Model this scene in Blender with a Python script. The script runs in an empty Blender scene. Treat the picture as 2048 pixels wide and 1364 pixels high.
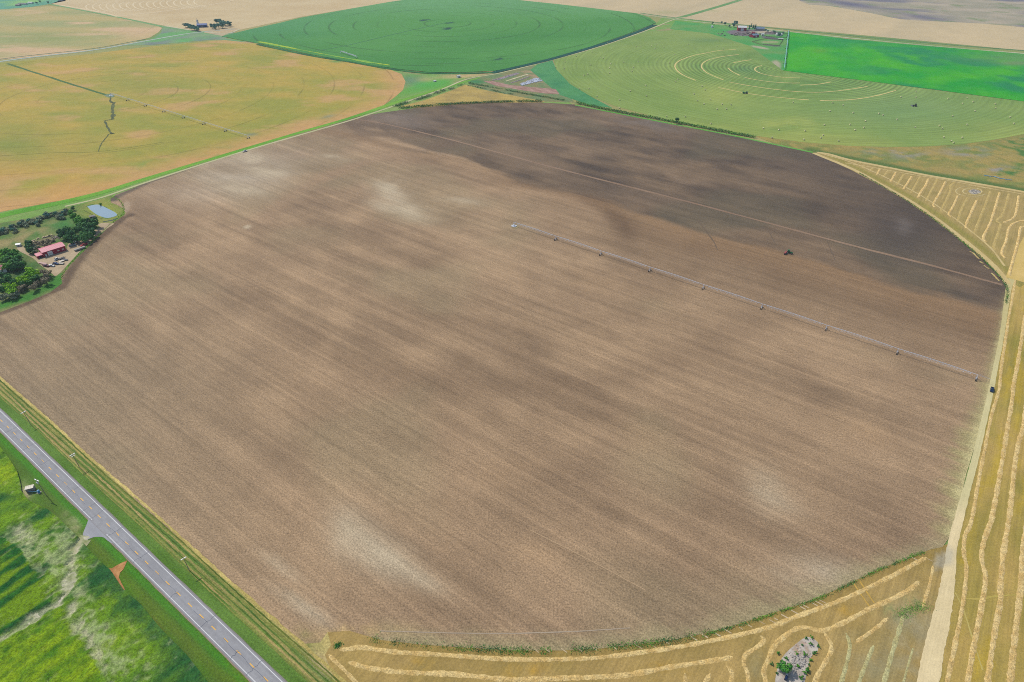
import bpy, bmesh, math, random
import numpy as np
from mathutils import Vector, Matrix, geometry
R = math.radians
rng = np.random.default_rng(7)
random.seed(7)
scene = bpy.context.scene
COL = scene.collection

# ---------------------------------------------------------------- camera (calibrated on the 50 m pivot spans)
FPX, PITCH, ROLL, CAMH = 1271.72, 0.620767, 0.0066765, 275.176
cp, sp, cr, sr = math.cos(PITCH), math.sin(PITCH), math.cos(ROLL), math.sin(ROLL)
F = Vector((0, cp, -sp)); U0 = Vector((0, sp, cp)); X0 = Vector((1, 0, 0))
right = X0 * cr + U0 * sr; up = -X0 * sr + U0 * cr
cam_data = bpy.data.cameras.new('camera'); cam = bpy.data.objects.new('camera', cam_data); COL.objects.link(cam)
m = Matrix((right, up, -F)).transposed().to_4x4(); m.translation = Vector((0, 0, CAMH))
cam.matrix_world = m
cam_data.sensor_width = 36; cam_data.lens = FPX / 2048 * 36
cam_data.clip_start = 1; cam_data.clip_end = 40000
scene.camera = cam

# ---------------------------------------------------------------- sky, sun, exposure
SUN_EL = R(50); SUN_AZ = math.atan2(0.6, -0.8)      # light comes from the upper left of the picture
w = bpy.data.worlds.new('World'); scene.world = w; w.use_nodes = True
nt = w.node_tree; nt.nodes.clear()
sky = nt.nodes.new('ShaderNodeTexSky'); sky.sky_type = 'NISHITA'; sky.sun_disc = False
sky.sun_elevation = SUN_EL; sky.sun_rotation = math.pi / 2 - SUN_AZ
bg = nt.nodes.new('ShaderNodeBackground'); bg.inputs[1].default_value = 0.15
wo = nt.nodes.new('ShaderNodeOutputWorld')
nt.links.new(sky.outputs[0], bg.inputs[0]); nt.links.new(bg.outputs[0], wo.inputs[0])
sl = bpy.data.lights.new('sun', 'SUN'); sl.energy = 3.4; sl.angle = R(0.5); sl.color = (1, 0.96, 0.89)
so = bpy.data.objects.new('sun', sl); COL.objects.link(so)
sd = Vector((math.cos(SUN_AZ) * math.cos(SUN_EL), math.sin(SUN_AZ) * math.cos(SUN_EL), math.sin(SUN_EL)))
so.rotation_euler = sd.to_track_quat('Z', 'Y').to_euler(); so.location = (0, 0, 500)
scene.view_settings.view_transform = 'Standard'; scene.view_settings.look = 'None'
scene.cycles.use_denoising = False; scene.cycles.filter_width = 1.0
scene.view_settings.gamma = 1; scene.view_settings.exposure = 0.20
HAZE = 0.00005
K = np.array([1.50, 1.57, 1.70])            # display-linear value of a sunlit surface = K * albedo

# ---------------------------------------------------------------- helpers: plan coordinates, colour, noise
def G(u, v, z=0.0):
    """map position of a point seen at (u, v) on the survey photo, at height z"""
    u = np.asarray(u, float); v = np.asarray(v, float)
    x = (u - 1024) / FPX; y = -(v - 682) / FPX
    x, y = cr * x - sr * y, sr * x + cr * y
    t = -(CAMH - z) / (-sp + y * cp)
    return x * t, (cp + y * sp) * t
def P(u, v, z=0.0):
    a, b = G(u, v, z); return Vector((float(a), float(b), z))
def Gs(pts):
    a = np.array(pts, float); x, y = G(a[:, 0], a[:, 1]); return np.stack([x, y], 1)
def proj(x, y, z=0.0):
    dz = z - CAMH; d = y * cp - dz * sp; uu = y * sp + dz * cp
    X = x / d; Y = uu / d
    X, Y = cr * X + sr * Y, -sr * X + cr * Y
    return X * FPX + 1024, 682 - Y * FPX
def S(r, g, b):
    c = np.array([r, g, b], float) / 255
    c = np.where(c <= 0.04045, c / 12.92, ((c + 0.055) / 1.055) ** 2.4)
    m = c @ np.array([.3, .55, .15]); c = np.maximum(m + (c - m) * 1.06, .004)      # the camera's colour rendering
    return np.minimum(c / K, 0.9)
def mix(a, b, t):
    t = np.clip(t, 0, 1)[..., None] if np.ndim(t) else t
    return a * (1 - t) + b * t
def sm(x, a, b):
    t = np.clip((x - a) / (b - a), 0, 1); return t * t * (3 - 2 * t)
def vn(x, y, s, seed=0, octs=3, ang=0.0, ratio=1.0):
    """value noise 0..1; s = feature size (m); stretched by ratio along direction ang (deg)"""
    c_, s_ = math.cos(R(ang)), math.sin(R(ang))
    a = (x * c_ + y * s_) / (s * ratio); b = (-x * s_ + y * c_) / s
    out = 0; amp = 1; tot = 0
    for o in range(octs):
        ia = np.floor(a).astype(np.int64); ib = np.floor(b).astype(np.int64)
        fa = a - ia; fb = b - ib; fa = fa * fa * (3 - 2 * fa); fb = fb * fb * (3 - 2 * fb)
        def h(i, j):
            n = (i * 374761393 + j * 668265263 + (seed + o) * 1442695041) & 0x7fffffff
            n = ((n ^ (n >> 13)) * 1274126177) & 0x7fffffff
            n = ((n ^ (n >> 16)) * 69069) & 0x7fffffff
            return (n & 0xffff) / 65535.0
        v = (h(ia, ib) * (1 - fa) + h(ia + 1, ib) * fa) * (1 - fb) + (h(ia, ib + 1) * (1 - fa) + h(ia + 1, ib + 1) * fa) * fb
        out = out + v * amp; tot += amp; amp *= 0.5; a = a * 2.03 + 17.1; b = b * 2.03 + 5.3
    return out / tot
def ct(n, k=2.0):
    return np.clip((n - 0.5) * k + 0.5, 0, 1)
def blob(u, v, cu, cv, ru, rv, rot=0):
    c_, s_ = math.cos(R(rot)), math.sin(R(rot))
    a = (u - cu) * c_ + (v - cv) * s_; b = -(u - cu) * s_ + (v - cv) * c_
    return np.exp(-(a / ru) ** 2 - (b / rv) ** 2)
def pdist(x, y, pl):
    """distance (m) to a polyline of photo points, in plan"""
    g = Gs(pl); best = np.full(np.shape(x), 1e9)
    for i in range(len(g) - 1):
        a, b = g[i], g[i + 1]; d = b - a; L = d @ d + 1e-9
        t = np.clip(((x - a[0]) * d[0] + (y - a[1]) * d[1]) / L, 0, 1)
        best = np.minimum(best, np.hypot(x - a[0] - t * d[0], y - a[1] - t * d[1]))
    return best
def inside(x, y, poly):
    c = np.zeros(np.shape(x), bool); n = len(poly); j = n - 1
    for i in range(n):
        xi, yi = poly[i]; xj, yj = poly[j]
        if yi != yj:
            c ^= ((yi > y) != (yj > y)) & (x < (xj - xi) * (y - yi) / (yj - yi) + xi)
        j = i
    return c
def spline(pts, n=6):
    p = np.array(pts, float)
    q = np.vstack([2 * p[0] - p[1], p, 2 * p[-1] - p[-2]]); out = []
    for i in range(1, len(q) - 2):
        for k in range(n):
            t = k / n
            out.append(0.5 * ((2 * q[i]) + (-q[i - 1] + q[i + 1]) * t + (2 * q[i - 1] - 5 * q[i] + 4 * q[i + 1] - q[i + 2]) * t * t
                              + (-q[i - 1] + 3 * q[i] - 3 * q[i + 1] + q[i + 2]) * t ** 3))
    out.append(p[-1]); return np.array(out)

# ---------------------------------------------------------------- helpers: objects
def link(name, me, mat=None, parent=None):
    o = bpy.data.objects.new(name, me)
    if mat is not None: me.materials.append(mat)
    COL.objects.link(o)
    if parent is not None: o.parent = parent
    return o
def tag(o, label=None, cat=None, group=None, kind=None):
    if label: o['label'] = label
    if cat: o['category'] = cat
    if group: o['group'] = group
    if kind: o['kind'] = kind
    return o
def empty(name, loc, rz=0, label=None, cat=None, group=None):
    o = bpy.data.objects.new(name, None); COL.objects.link(o); o.empty_display_size = 1
    o.location = loc; o.rotation_euler = (0, 0, rz); return tag(o, label, cat, group)
def copy_tree(o, parent=None):
    c = o.copy(); COL.objects.link(c)
    if parent is not None:
        c.parent = parent
    for ch in list(o.children): copy_tree(ch, c)
    return c
class MB:
    def __init__(s): s.v = []; s.f = []
    def add(s, vs, fs):
        n = len(s.v); s.v += [tuple(v) for v in vs]; s.f += [tuple(i + n for i in f) for f in fs]; return s
    def box(s, c, d, rz=0.0, top=(1, 1), sh=(0, 0)):
        x, y, z = d[0] / 2, d[1] / 2, d[2] / 2; vs = []
        for zz, k in ((-z, (1, 1)), (z, top)):
            ox = sh[0] if zz > 0 else 0; oy = sh[1] if zz > 0 else 0
            for a, b in ((-x, -y), (x, -y), (x, y), (-x, y)):
                px, py = a * k[0] + ox, b * k[1] + oy
                vs.append((c[0] + px * math.cos(rz) - py * math.sin(rz), c[1] + px * math.sin(rz) + py * math.cos(rz), c[2] + zz))
        return s.add(vs, [(3, 2, 1, 0), (4, 5, 6, 7), (0, 1, 5, 4), (1, 2, 6, 5), (2, 3, 7, 6), (3, 0, 4, 7)])
    def tube(s, a, b, r, r2=None, n=6):
        a = Vector(a); b = Vector(b); r2 = r if r2 is None else r2
        d = (b - a).normalized(); q = d.to_track_quat('Z', 'Y'); vs = []
        for p, rr in ((a, r), (b, r2)):
            for i in range(n):
                t = 2 * math.pi * i / n; vs.append(p + q @ Vector((rr * math.cos(t), rr * math.sin(t), 0)))
        fs = [(i, (i + 1) % n, n + (i + 1) % n, n + i) for i in range(n)] + [tuple(range(n))[::-1], tuple(range(n, 2 * n))]
        return s.add(vs, fs)
    def prism(s, prof, y0, y1):
        """profile of (x, z) points extruded from y0 to y1"""
        n = len(prof); vs = [(x, y0, z) for x, z in prof] + [(x, y1, z) for x, z in prof]
        return s.add(vs, [(i, (i + 1) % n, n + (i + 1) % n, n + i) for i in range(n)] + [tuple(range(n))[::-1], tuple(range(n, 2 * n))])
    def build(s, name, mat, parent=None, bevel=0):
        me = bpy.data.meshes.new(name); me.from_pydata(s.v, [], s.f); me.update()
        bm = bmesh.new(); bm.from_mesh(me); bmesh.ops.recalc_face_normals(bm, faces=bm.faces)
        if bevel: bmesh.ops.bevel(bm, geom=bm.edges[:], offset=bevel, segments=1, affect='EDGES')
        bm.to_mesh(me); bm.free()
        return link(name, me, mat, parent)

# ---------------------------------------------------------------- materials
def nodes(name):
    mt = bpy.data.materials.new(name); mt.use_nodes = True; t = mt.node_tree; t.nodes.clear()
    out = t.nodes.new('ShaderNodeOutputMaterial'); b = t.nodes.new('ShaderNodeBsdfPrincipled')
    t.links.new(b.outputs[0], out.inputs[0]); return mt, t, b
def mth(t, op, a, b=None, c=None):
    n = t.nodes.new('ShaderNodeMath'); n.operation = op
    for i, x in enumerate((a, b, c)):
        if x is None: continue
        if isinstance(x, (int, float)): n.inputs[i].default_value = x
        else: t.links.new(x, n.inputs[i])
    return n.outputs[0]
def noise(t, vec, scale, detail=3, rough=0.6):
    n = t.nodes.new('ShaderNodeTexNoise'); n.inputs['Scale'].default_value = scale
    n.inputs['Detail'].default_value = detail; n.inputs['Roughness'].default_value = rough
    t.links.new(vec, n.inputs['Vector']); return n.outputs['Fac']
def mapping(t, vec, rot=0, scale=(1, 1, 1)):
    n = t.nodes.new('ShaderNodeMapping'); n.inputs['Rotation'].default_value = (0, 0, rot); n.inputs['Scale'].default_value = scale
    t.links.new(vec, n.inputs['Vector']); return n.outputs[0]
FK = 1.7      # strength of the clod-, leaf- and stubble-sized grain
def field_mat(name, fine=(0.8, 0.35), mid=(0.12, 0.15), streak=None, rings=None, ringnoise=None, bump=0.4, rough=0.95, speck=None):
    """colour comes from the field's own 'Col' attribute; the nodes add grain, drill lines (streak) and wheel tracks (rings)"""
    mt, t, b = nodes(name)
    at = t.nodes.new('ShaderNodeAttribute'); at.attribute_name = 'Col'
    tc = t.nodes.new('ShaderNodeTexCoord'); ob = tc.outputs['Object']
    f = noise(t, ob, fine[0], 4, 0.75)
    fac = mth(t, 'MAXIMUM', mth(t, 'MULTIPLY_ADD', mth(t, 'SUBTRACT', f, 0.5), fine[1] * 4 * FK, 1.0), 0.25)
    g = noise(t, ob, mid[0], 3, 0.6)
    fac = mth(t, 'MULTIPLY', fac, mth(t, 'MULTIPLY_ADD', mth(t, 'SUBTRACT', g, 0.5), mid[1] * 4, 1.0))
    for st in (streak or []):
        ang, sx, sy, amt = st
        rt = mapping(t, ob, -R(ang)); s_ = noise(t, mapping(t, rt, 0, (sx, sy, 0)), 1.0, 2, 0.5)
        fac = mth(t, 'MULTIPLY', fac, mth(t, 'MULTIPLY_ADD', mth(t, 'SUBTRACT', s_, 0.5), amt * 4, 1.0))
    if speck:
        s_ = noise(t, ob, speck[0], 1, 0.5)
        s_ = mth(t, 'MULTIPLY', mth(t, 'MAXIMUM', mth(t, 'SUBTRACT', s_, speck[1]), 0.0), speck[2])
        fac = mth(t, 'ADD', fac, s_)
    if rings or ringnoise:
        cx, cy = (rings or ringnoise)[0]
        sep = t.nodes.new('ShaderNodeSeparateXYZ'); t.links.new(ob, sep.inputs[0])
        dx = mth(t, 'SUBTRACT', sep.outputs[0], cx); dy = mth(t, 'SUBTRACT', sep.outputs[1], cy)
        r = mth(t, 'SQRT', mth(t, 'ADD', mth(t, 'MULTIPLY', dx, dx), mth(t, 'MULTIPLY', dy, dy)))
        if rings:
            _, step, wd, amt, nscale = rings
            q = mth(t, 'ABSOLUTE', mth(t, 'SUBTRACT', mth(t, 'MODULO', mth(t, 'ADD', r, step / 2), step), step / 2))
            ln = mth(t, 'SUBTRACT', 1.0, mth(t, 'MINIMUM', mth(t, 'DIVIDE', q, wd), 1.0))
            nn = noise(t, ob, nscale, 2, 0.5); nn = mth(t, 'MINIMUM', mth(t, 'MAXIMUM', mth(t, 'MULTIPLY', mth(t, 'SUBTRACT', nn, 0.42), 6.0), 0.0), 1.0)
            fac = mth(t, 'MULTIPLY', fac, mth(t, 'SUBTRACT', 1.0, mth(t, 'MULTIPLY', mth(t, 'MULTIPLY', ln, nn), amt)))
        if ringnoise:
            _, sc, amt, fr, famt = ringnoise
            cmb = t.nodes.new('ShaderNodeCombineXYZ'); t.links.new(mth(t, 'MULTIPLY', r, sc), cmb.inputs[0])
            t.links.new(mth(t, 'MULTIPLY', mth(t, 'ARCTAN2', dy, dx), 2.0), cmb.inputs[1])
            s_ = noise(t, cmb.outputs[0], 1.0, 2, 0.6)
            fac = mth(t, 'MULTIPLY', fac, mth(t, 'MULTIPLY_ADD', mth(t, 'SUBTRACT', s_, 0.5), amt * 4, 1.0))
            sn = mth(t, 'SINE', mth(t, 'MULTIPLY', r, fr))
            rn = noise(t, ob, 0.006, 1, 0.5); rn = mth(t, 'MINIMUM', mth(t, 'MAXIMUM', mth(t, 'MULTIPLY', mth(t, 'SUBTRACT', rn, 0.4), 5.0), 0.0), 1.0)
            near = mth(t, 'SUBTRACT', 1.0, mth(t, 'MINIMUM', mth(t, 'MAXIMUM', mth(t, 'DIVIDE', mth(t, 'SUBTRACT', r, 190.0), 80.0), 0.0), 0.75))
            fac = mth(t, 'MULTIPLY', fac, mth(t, 'ADD', 1.0, mth(t, 'MULTIPLY', mth(t, 'MULTIPLY', sn, near), famt)))
    mx = t.nodes.new('ShaderNodeVectorMath'); mx.operation = 'SCALE'
    t.links.new(at.outputs['Color'], mx.inputs[0]); t.links.new(fac, mx.inputs['Scale'])
    t.links.new(mx.outputs[0], b.inputs['Base Color'])
    b.inputs['Roughness'].default_value = rough; b.inputs['Specular IOR Level'].default_value = 0.15
    if bump:
        bp = t.nodes.new('ShaderNodeBump'); bp.inputs['Strength'].default_value = bump; bp.inputs['Distance'].default_value = 0.5
        t.links.new(f, bp.inputs['Height']); t.links.new(bp.outputs[0], b.inputs['Normal'])
    return mt
def solid(name, col, var=0.25, scale=1.5, rough=0.8, metal=0.0, spec=0.3, stretch=(1, 1, 1), bump=0):
    mt, t, b = nodes(name)
    tc = t.nodes.new('ShaderNodeTexCoord'); f = noise(t, mapping(t, tc.outputs['Object'], 0, stretch), scale, 4, 0.65)
    fac = mth(t, 'MULTIPLY_ADD', mth(t, 'SUBTRACT', f, 0.5), var * 4, 1.0)
    mx = t.nodes.new('ShaderNodeVectorMath'); mx.operation = 'SCALE'; mx.inputs[0].default_value = tuple(col)
    t.links.new(fac, mx.inputs['Scale']); t.links.new(mx.outputs[0], b.inputs['Base Color'])
    b.inputs['Roughness'].default_value = rough; b.inputs['Metallic'].default_value = metal; b.inputs['Specular IOR Level'].default_value = spec
    if bump:
        bp = t.nodes.new('ShaderNodeBump'); bp.inputs['Strength'].default_value = bump
        t.links.new(f, bp.inputs['Height']); t.links.new(bp.outputs[0], b.inputs['Normal'])
    return mt
def leaf_mat(name, c1, c2, scale=0.5):
    mt, t, b = nodes(name)
    tc = t.nodes.new('ShaderNodeTexCoord'); f = noise(t, tc.outputs['Object'], scale, 3, 0.7)
    oi = t.nodes.new('ShaderNodeObjectInfo')
    f = mth(t, 'ADD', mth(t, 'MULTIPLY_ADD', mth(t, 'SUBTRACT', f, 0.5), 3.0, 0.5), mth(t, 'MULTIPLY', mth(t, 'SUBTRACT', oi.outputs['Random'], 0.5), 0.6))
    rp = t.nodes.new('ShaderNodeMix'); rp.data_type = 'RGBA'; rp.clamp_factor = True
    rp.inputs[6].default_value = (*(c1 * 1.7), 1); rp.inputs[7].default_value = (*(c2 * 1.7), 1)
    t.links.new(f, rp.inputs[0]); t.links.new(rp.outputs[2], b.inputs['Base Color'])
    b.inputs['Roughness'].default_value = 0.7; b.inputs['Specular IOR Level'].default_value = 0.2
    return mt

# ---------------------------------------------------------------- field builder
TILL = -36.2      # drill direction of the section, degrees
def tri_mesh(name, poly, spacing, z, zfn=None, ang=TILL):
    poly = np.array(poly, float); nb = []
    for i in range(len(poly)):
        a, b = poly[i], poly[(i + 1) % len(poly)]; L = np.hypot(*(b - a)); k = max(1, int(L / (spacing * 1.5)))
        for j in range(k): nb.append(a + (b - a) * j / k)
    nb = np.array(nb)
    c_, s_ = math.cos(R(ang)), math.sin(R(ang)); rot = np.array([[c_, s_], [-s_, c_]])
    q = nb @ rot.T; lo = q.min(0); hi = q.max(0)
    gx, gy = np.meshgrid(np.arange(lo[0] + spacing / 2, hi[0], spacing), np.arange(lo[1] + spacing / 2, hi[1], spacing))
    gq = np.stack([gx.ravel(), gy.ravel()], 1) + rng.uniform(-.2, .2, (gx.size, 2)) * spacing; g = gq @ rot
    g = g[inside(g[:, 0], g[:, 1], nb)]
    tree_pts = nb[::1]
    # drop grid points almost on the boundary
    if len(g):
        keep = np.ones(len(g), bool)
        for i in range(0, len(tree_pts), 64):
            tp = tree_pts[i:i + 64]
            d = ((g[:, None, :] - tp[None]) ** 2).sum(2).min(1); keep &= d > (0.45 * spacing) ** 2
        g = g[keep]
    allp = np.vstack([nb, g]); n = len(nb)
    vs, es, fs, _, _, _ = geometry.delaunay_2d_cdt([Vector(p) for p in allp], [], [list(range(n))], 1, 1e-4)
    me = bpy.data.meshes.new(name)
    V = np.array([(v[0], v[1]) for v in vs])
    Z = np.full(len(V), float(z)) if zfn is None else zfn(V[:, 0], V[:, 1]) + z
    me.from_pydata(np.column_stack([V, Z]).tolist(), [], fs)
    if len(me.polygons) and me.polygons[0].normal.z < 0: me.flip_normals()
    me.update(); return me, V
def field(name, pts, z, colfn, mat, spacing=6, smooth=0, zfn=None, world=False, kind='structure', **kw):
    pl = np.array(pts, float)
    if smooth: pl = spline(np.vstack([pl, pl[:1]]), smooth)[:-1]
    g = pl if world else Gs(pl)
    me, V = tri_mesh(name, g, spacing, z, zfn)
    u, v = proj(V[:, 0], V[:, 1])
    c = colfn(V[:, 0], V[:, 1], u, v); c = np.broadcast_to(c, (len(V), 3))
    at = me.color_attributes.new('Col', 'FLOAT_COLOR', 'POINT')
    at.data.foreach_set('color', np.column_stack([np.clip(c, 0.003, 0.95), np.ones(len(V))]).astype(np.float32).ravel())
    if zfn is not None: me.polygons.foreach_set('use_smooth', [True] * len(me.polygons))
    o = link(name, me, mat); tag(o, kw.get('label'), kw.get('cat'), kw.get('group'), kind); return o
ZC = 0
def ribbon(name, pts, width, z, colfn, mat, spacing=None, n=6, jitter=0.0, world=False, **kw):
    """flat strip of given width (m, number or list) along photo points"""
    global ZC; ZC += 1; z = z + (ZC % 60) * 0.0007
    g = spline(np.array(pts, float), n) if n > 1 else np.array(pts, float)
    g = g if world else Gs(g)
    d = np.gradient(g, axis=0); d /= np.linalg.norm(d, axis=1)[:, None] + 1e-9; nn = np.stack([-d[:, 1], d[:, 0]], 1)
    wd = np.interp(np.linspace(0, 1, len(g)), np.linspace(0, 1, len(np.atleast_1d(width))), np.atleast_1d(width)) / 2
    L = g + nn * (wd * (1 + jitter * rng.uniform(-1, 1, len(g))))[:, None]; Rr = g - nn * (wd * (1 + jitter * rng.uniform(-1, 1, len(g))))[:, None]
    k = len(g); me = bpy.data.meshes.new(name)
    V = np.vstack([L, g, Rr]); Z = np.concatenate([np.full(k, z), np.full(k, z + kw.get('crown', 0)), np.full(k, z)])
    fs = [(i, k + i, k + i + 1, i + 1) for i in range(k - 1)] + [(k + i, 2 * k + i, 2 * k + i + 1, k + i + 1) for i in range(k - 1)]
    me.from_pydata(np.column_stack([V, Z]).tolist(), [], fs)
    if me.polygons[0].normal.z < 0: me.flip_normals()
    u, v = proj(V[:, 0], V[:, 1]); c = np.broadcast_to(colfn(V[:, 0], V[:, 1], u, v), (len(V), 3))
    at = me.color_attributes.new('Col', 'FLOAT_COLOR', 'POINT')
    at.data.foreach_set('color', np.column_stack([c, np.ones(len(V))]).astype(np.float32).ravel())
    me.update(); o = link(name, me, mat); tag(o, kw.get('label'), kw.get('cat'), kw.get('group'), kw.get('kind', 'structure')); return o
def const(*c):
    c = S(*c); return lambda x, y, u, v: np.tile(c, (len(x), 1))
def noisy(c1, c2, s=30, seed=1, k=2.0, ang=0, ratio=1, c3=None, s3=60):
    a, b = S(*c1), S(*c2)
    def f(x, y, u, v):
        c = mix(a, b, ct(vn(x, y, s, seed, 3, ang, ratio), k))
        if c3 is not None: c = mix(c, S(*c3), sm(vn(x, y, s3, seed + 9, 3), 0.55, 0.75))
        return c
    return f

M_soil = field_mat('soil', fine=(1.15, .36), mid=(0.1, .05), streak=[(-36.2, .006, .13, .07), (-36.2, .006, .38, .11), (-36.2, .01, 1.1, .10), (-36.2, .15, .45, .09)], speck=(2.2, .66, 1.6), bump=.5)
M_veg = field_mat('vegetation', fine=(.6, .26), mid=(.12, .12), bump=.6)
M_till = field_mat('stubble', fine=(1.0, .16), mid=(.1, .10), streak=[(53.5, .02, .45, .12), (53.5, .03, 1.3, .10)], bump=.4)
M_dirt = field_mat('dirt', fine=(1.0, .12), mid=(.15, .08), bump=.3)
M_far = field_mat('far_crop', fine=(.25, .10), mid=(.03, .06), bump=.2)
M_verge = field_mat('verge_grass', fine=(1.1, .3), mid=(.12, .1), streak=[(-36.2, .02, 1.1, .10)], bump=.5)

# ================================================================ GROUND
def c_ground(x, y, u, v):
    c = mix(S(150, 155, 95), S(185, 170, 115), ct(vn(x, y, 160, 3), 2.5))
    return mix(c, S(110, 150, 80), sm(vn(x, y, 260, 8), .5, .7))
field('ground', [(-13000, -9000), (13000, -9000), (13000, 15000), (-13000, 15000)], -0.10, c_ground, M_far, 260, world=True)

# far stubble and range land along the top of the picture
def c_tan(x, y, u, v):
    c = mix(S(212, 192, 152), S(200, 183, 146), ct(vn(x, y, 60, 5, 3, 52, 4), 2))
    c = mix(c, S(160, 165, 110), .9 * blob(u, v, 1427, 22, 8, 1.6) + .5 * blob(u, v, 1330, 25, 30, 4))
    return c
field('stubble_field', [(1020, -60), (2200, -60), (2200, 130), (2048, 101), (1700, 68), (1350, 37), (1274, 27), (1030, 0)], 0.0, c_tan, M_far, 16)
def c_range(x, y, u, v):
    c = mix(S(184, 172, 150), S(160, 155, 132), ct(vn(x, y, 50, 15, 4), 2.5))
    c = mix(c, S(125, 122, 130), sm(vn(x, y, 90, 12, 3, -20, 2.5), .52, .66))
    c = mix(c, S(110, 108, 125), blob(u, v, 1700, 8, 70, 6, 8) + blob(u, v, 1850, 35, 55, 6, 8) * .9)
    c = mix(c, S(130, 145, 100), sm(vn(x, y, 40, 19), .62, .75) * .8)
    return c
field('rangeland', [(1560, -60), (2200, -60), (2200, 75), (2048, 55), (1960, 47), (1860, 42), (1800, 38), (1740, 26), (1660, 12), (1600, 2)], 0.04, c_range, M_far, 14, smooth=3)
def c_top(x, y, u, v):
    c = mix(S(214, 194, 152), S(205, 182, 138), ct(vn(x, y, 70, 25, 3), 2))
    return c
field('stubble_field', [(100, 8), (140, -6), (200, -60), (1200, -60), (1030, 0), (780, 4), (600, 34), (450, 66), (420, 64), (370, 58), (320, 50), (240, 34), (130, 16)], 0.0, c_top,
      field_mat('swirl_stubble', fine=(.2, .05), mid=(.03, .05), bump=.1), 14)
field('pasture', [(-300, 60), (-300, -60), (200, -60), (130, 2), (100, 8), (60, 14), (0, 19)], 0.0, noisy((110, 170, 140), (95, 160, 130), 80, 31, 2, c3=(140, 190, 110)), M_far, 20)
# swirl of pale swath lines in the far stubble
for i in range(17):
    cx = 172 + i * 13.5; k = 1 - abs(i - 6) * .05; dy = -i * .62
    ribbon('straw_swath', [(cx + 9, 7.5 + dy), (cx + 1, 11 + dy), (cx, 14 + dy + k), (cx + 4, 17.5 + dy + 2 * k), (cx + 13, 20 + dy + 3 * k), (cx + 26, 22.5 + dy + 3 * k)], 3.8, .1, const(228, 210, 172), M_far, n=5)
for i, pl in enumerate([[(235, 33), (330, 22), (430, 8), (470, 0)], [(120, 10), (200, 24), (235, 33)]]):
    ribbon('farm_track', pl, 8, .09, const(226, 206, 168), M_far)

# wheat pivots
WC = P(220, 190); 
def c_wheat(x, y, u, v):
    n1 = vn(x, y, 75, 41, 4, 10, 1.6); n2 = vn(x, y, 30, 44, 4, -20, 2)
    c = mix(S(158, 158, 74), S(196, 168, 86), ct(n1 * .6 + n2 * .4, 3.0))
    c = mix(c, S(203, 166, 112), sm(vn(x, y, 36, 48, 4, 0, 2), .55, .75) * .8)
    r = np.hypot(x - WC.x, y - WC.y)
    e = np.minimum(pdist(x, y, [(0, 418), (200, 388), (300, 356), (480, 300), (600, 265), (760, 218), (805, 190), (812, 165), (795, 145)]) / 55, 1)
    c = mix(c, S(206, 164, 112), (1 - e) * (.75 + .5 * vn(x, y, 20, 50)))
    c = mix(c, S(206, 162, 98), .7 * sm(v, 250, 400) * sm(vn(x, y, 60, 52, 3), .3, .6))
    c = mix(c, S(140, 150, 70), .8 * blob(u, v, 30, 290, 80, 40) + .5 * blob(u, v, 290, 170, 60, 18))
    c = mix(c, S(118, 155, 78), sm(vn(x, y, 24, 57), .5, .6) * (blob(u, v, 430, 305, 26, 6, -14) + blob(u, v, 315, 330, 32, 8)) * 1.3)
    c = mix(c, S(110, 155, 80), blob(u, v, 673, 123, 14, 2.4) + .8 * blob(u, v, 765, 138, 9, 1.6))
    c = mix(c, S(135, 145, 120), blob(u, v, 503, 269, 10, 2.5) + blob(u, v, 657, 233, 12, 3, -12) * .8)
    return c
M_wheat = field_mat('wheat', fine=(.6, .12), mid=(.09, .10), streak=[(8, .03, .25, .05)], rings=((WC.x, WC.y), 50.0, 2.0, .32, .008), bump=.3)
field('wheat_field', [(-260, 480), (-260, 200), (0, 126), (180, 108), (300, 93), (450, 80), (520, 88), (620, 107), (700, 122), (775, 137), (803, 148), (811, 163), (806, 180), (790, 194), (760, 216), (690, 238), (600, 264), (480, 300), (300, 358), (200, 388), (100, 405), (0, 424)], 0.04, c_wheat, M_wheat, 6)
def c_wheat2(x, y, u, v):
    c = mix(S(165, 168, 112), S(190, 175, 118), ct(vn(x, y, 80, 61, 3, 0, 2), 3))
    c = mix(c, S(212, 183, 142), sm(vn(x, y, 60, 63, 3, 0, 2.5), .56, .7) + .9 * blob(u, v, 280, 65, 50, 14) + .7 * blob(u, v, 50, 105, 70, 12))
    return mix(c, S(150, 160, 95), .8 * blob(u, v, 80, 75, 90, 12))
field('wheat_field', [(-260, 160), (-260, 45), (0, 19), (100, 12), (140, 16), (200, 29), (260, 39), (312, 50), (324, 56), (318, 64), (300, 75), (262, 86), (150, 105), (0, 120)], 0.04, c_wheat2,
     field_mat('wheat_ring', fine=(.4, .08), mid=(.06, .08), rings=((P(60, 62).x, P(60, 62).y), 52.0, 2.0, .25, .01), bump=.2), 9, smooth=0)

# green crop pivot
GC = P(895, 47)
def c_green(x, y, u, v):
    c = mix(S(72, 140, 62), S(88, 152, 72), ct(vn(x, y, 120, 71, 3, 20, 2), 2.5))
    c = mix(c, S(90, 156, 105), sm(-u, -800, -450) * .8 * (1 - sm(v, 40, 100)))
    c = mix(c, S(112, 168, 108), sm(-v, -45, -5) * .7)
    c = mix(c, S(72, 140, 66), sm(v, 80, 145) * .8 * ct(vn(x, y, 90, 75), 2))
    for b_ in ((849, 41, 11, 1.1), (893, 46.5, 4, 1), (902, 46, 5, 1), (894, 58, 10, 1.3), (998, 119.5, 9, 1.6)):
        c = mix(c, S(8, 70, 60), sm(blob(u, v, b_[0], b_[1], b_[2], b_[3] * 1.3, -7), .25, .5))
    return c
M_green = field_mat('green_crop', fine=(.35, .07), mid=(.04, .05), streak=[(50, .01, .12, .05)], rings=((GC.x, GC.y), 56.7, 4.0, .42, .008), bump=.3)
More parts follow.
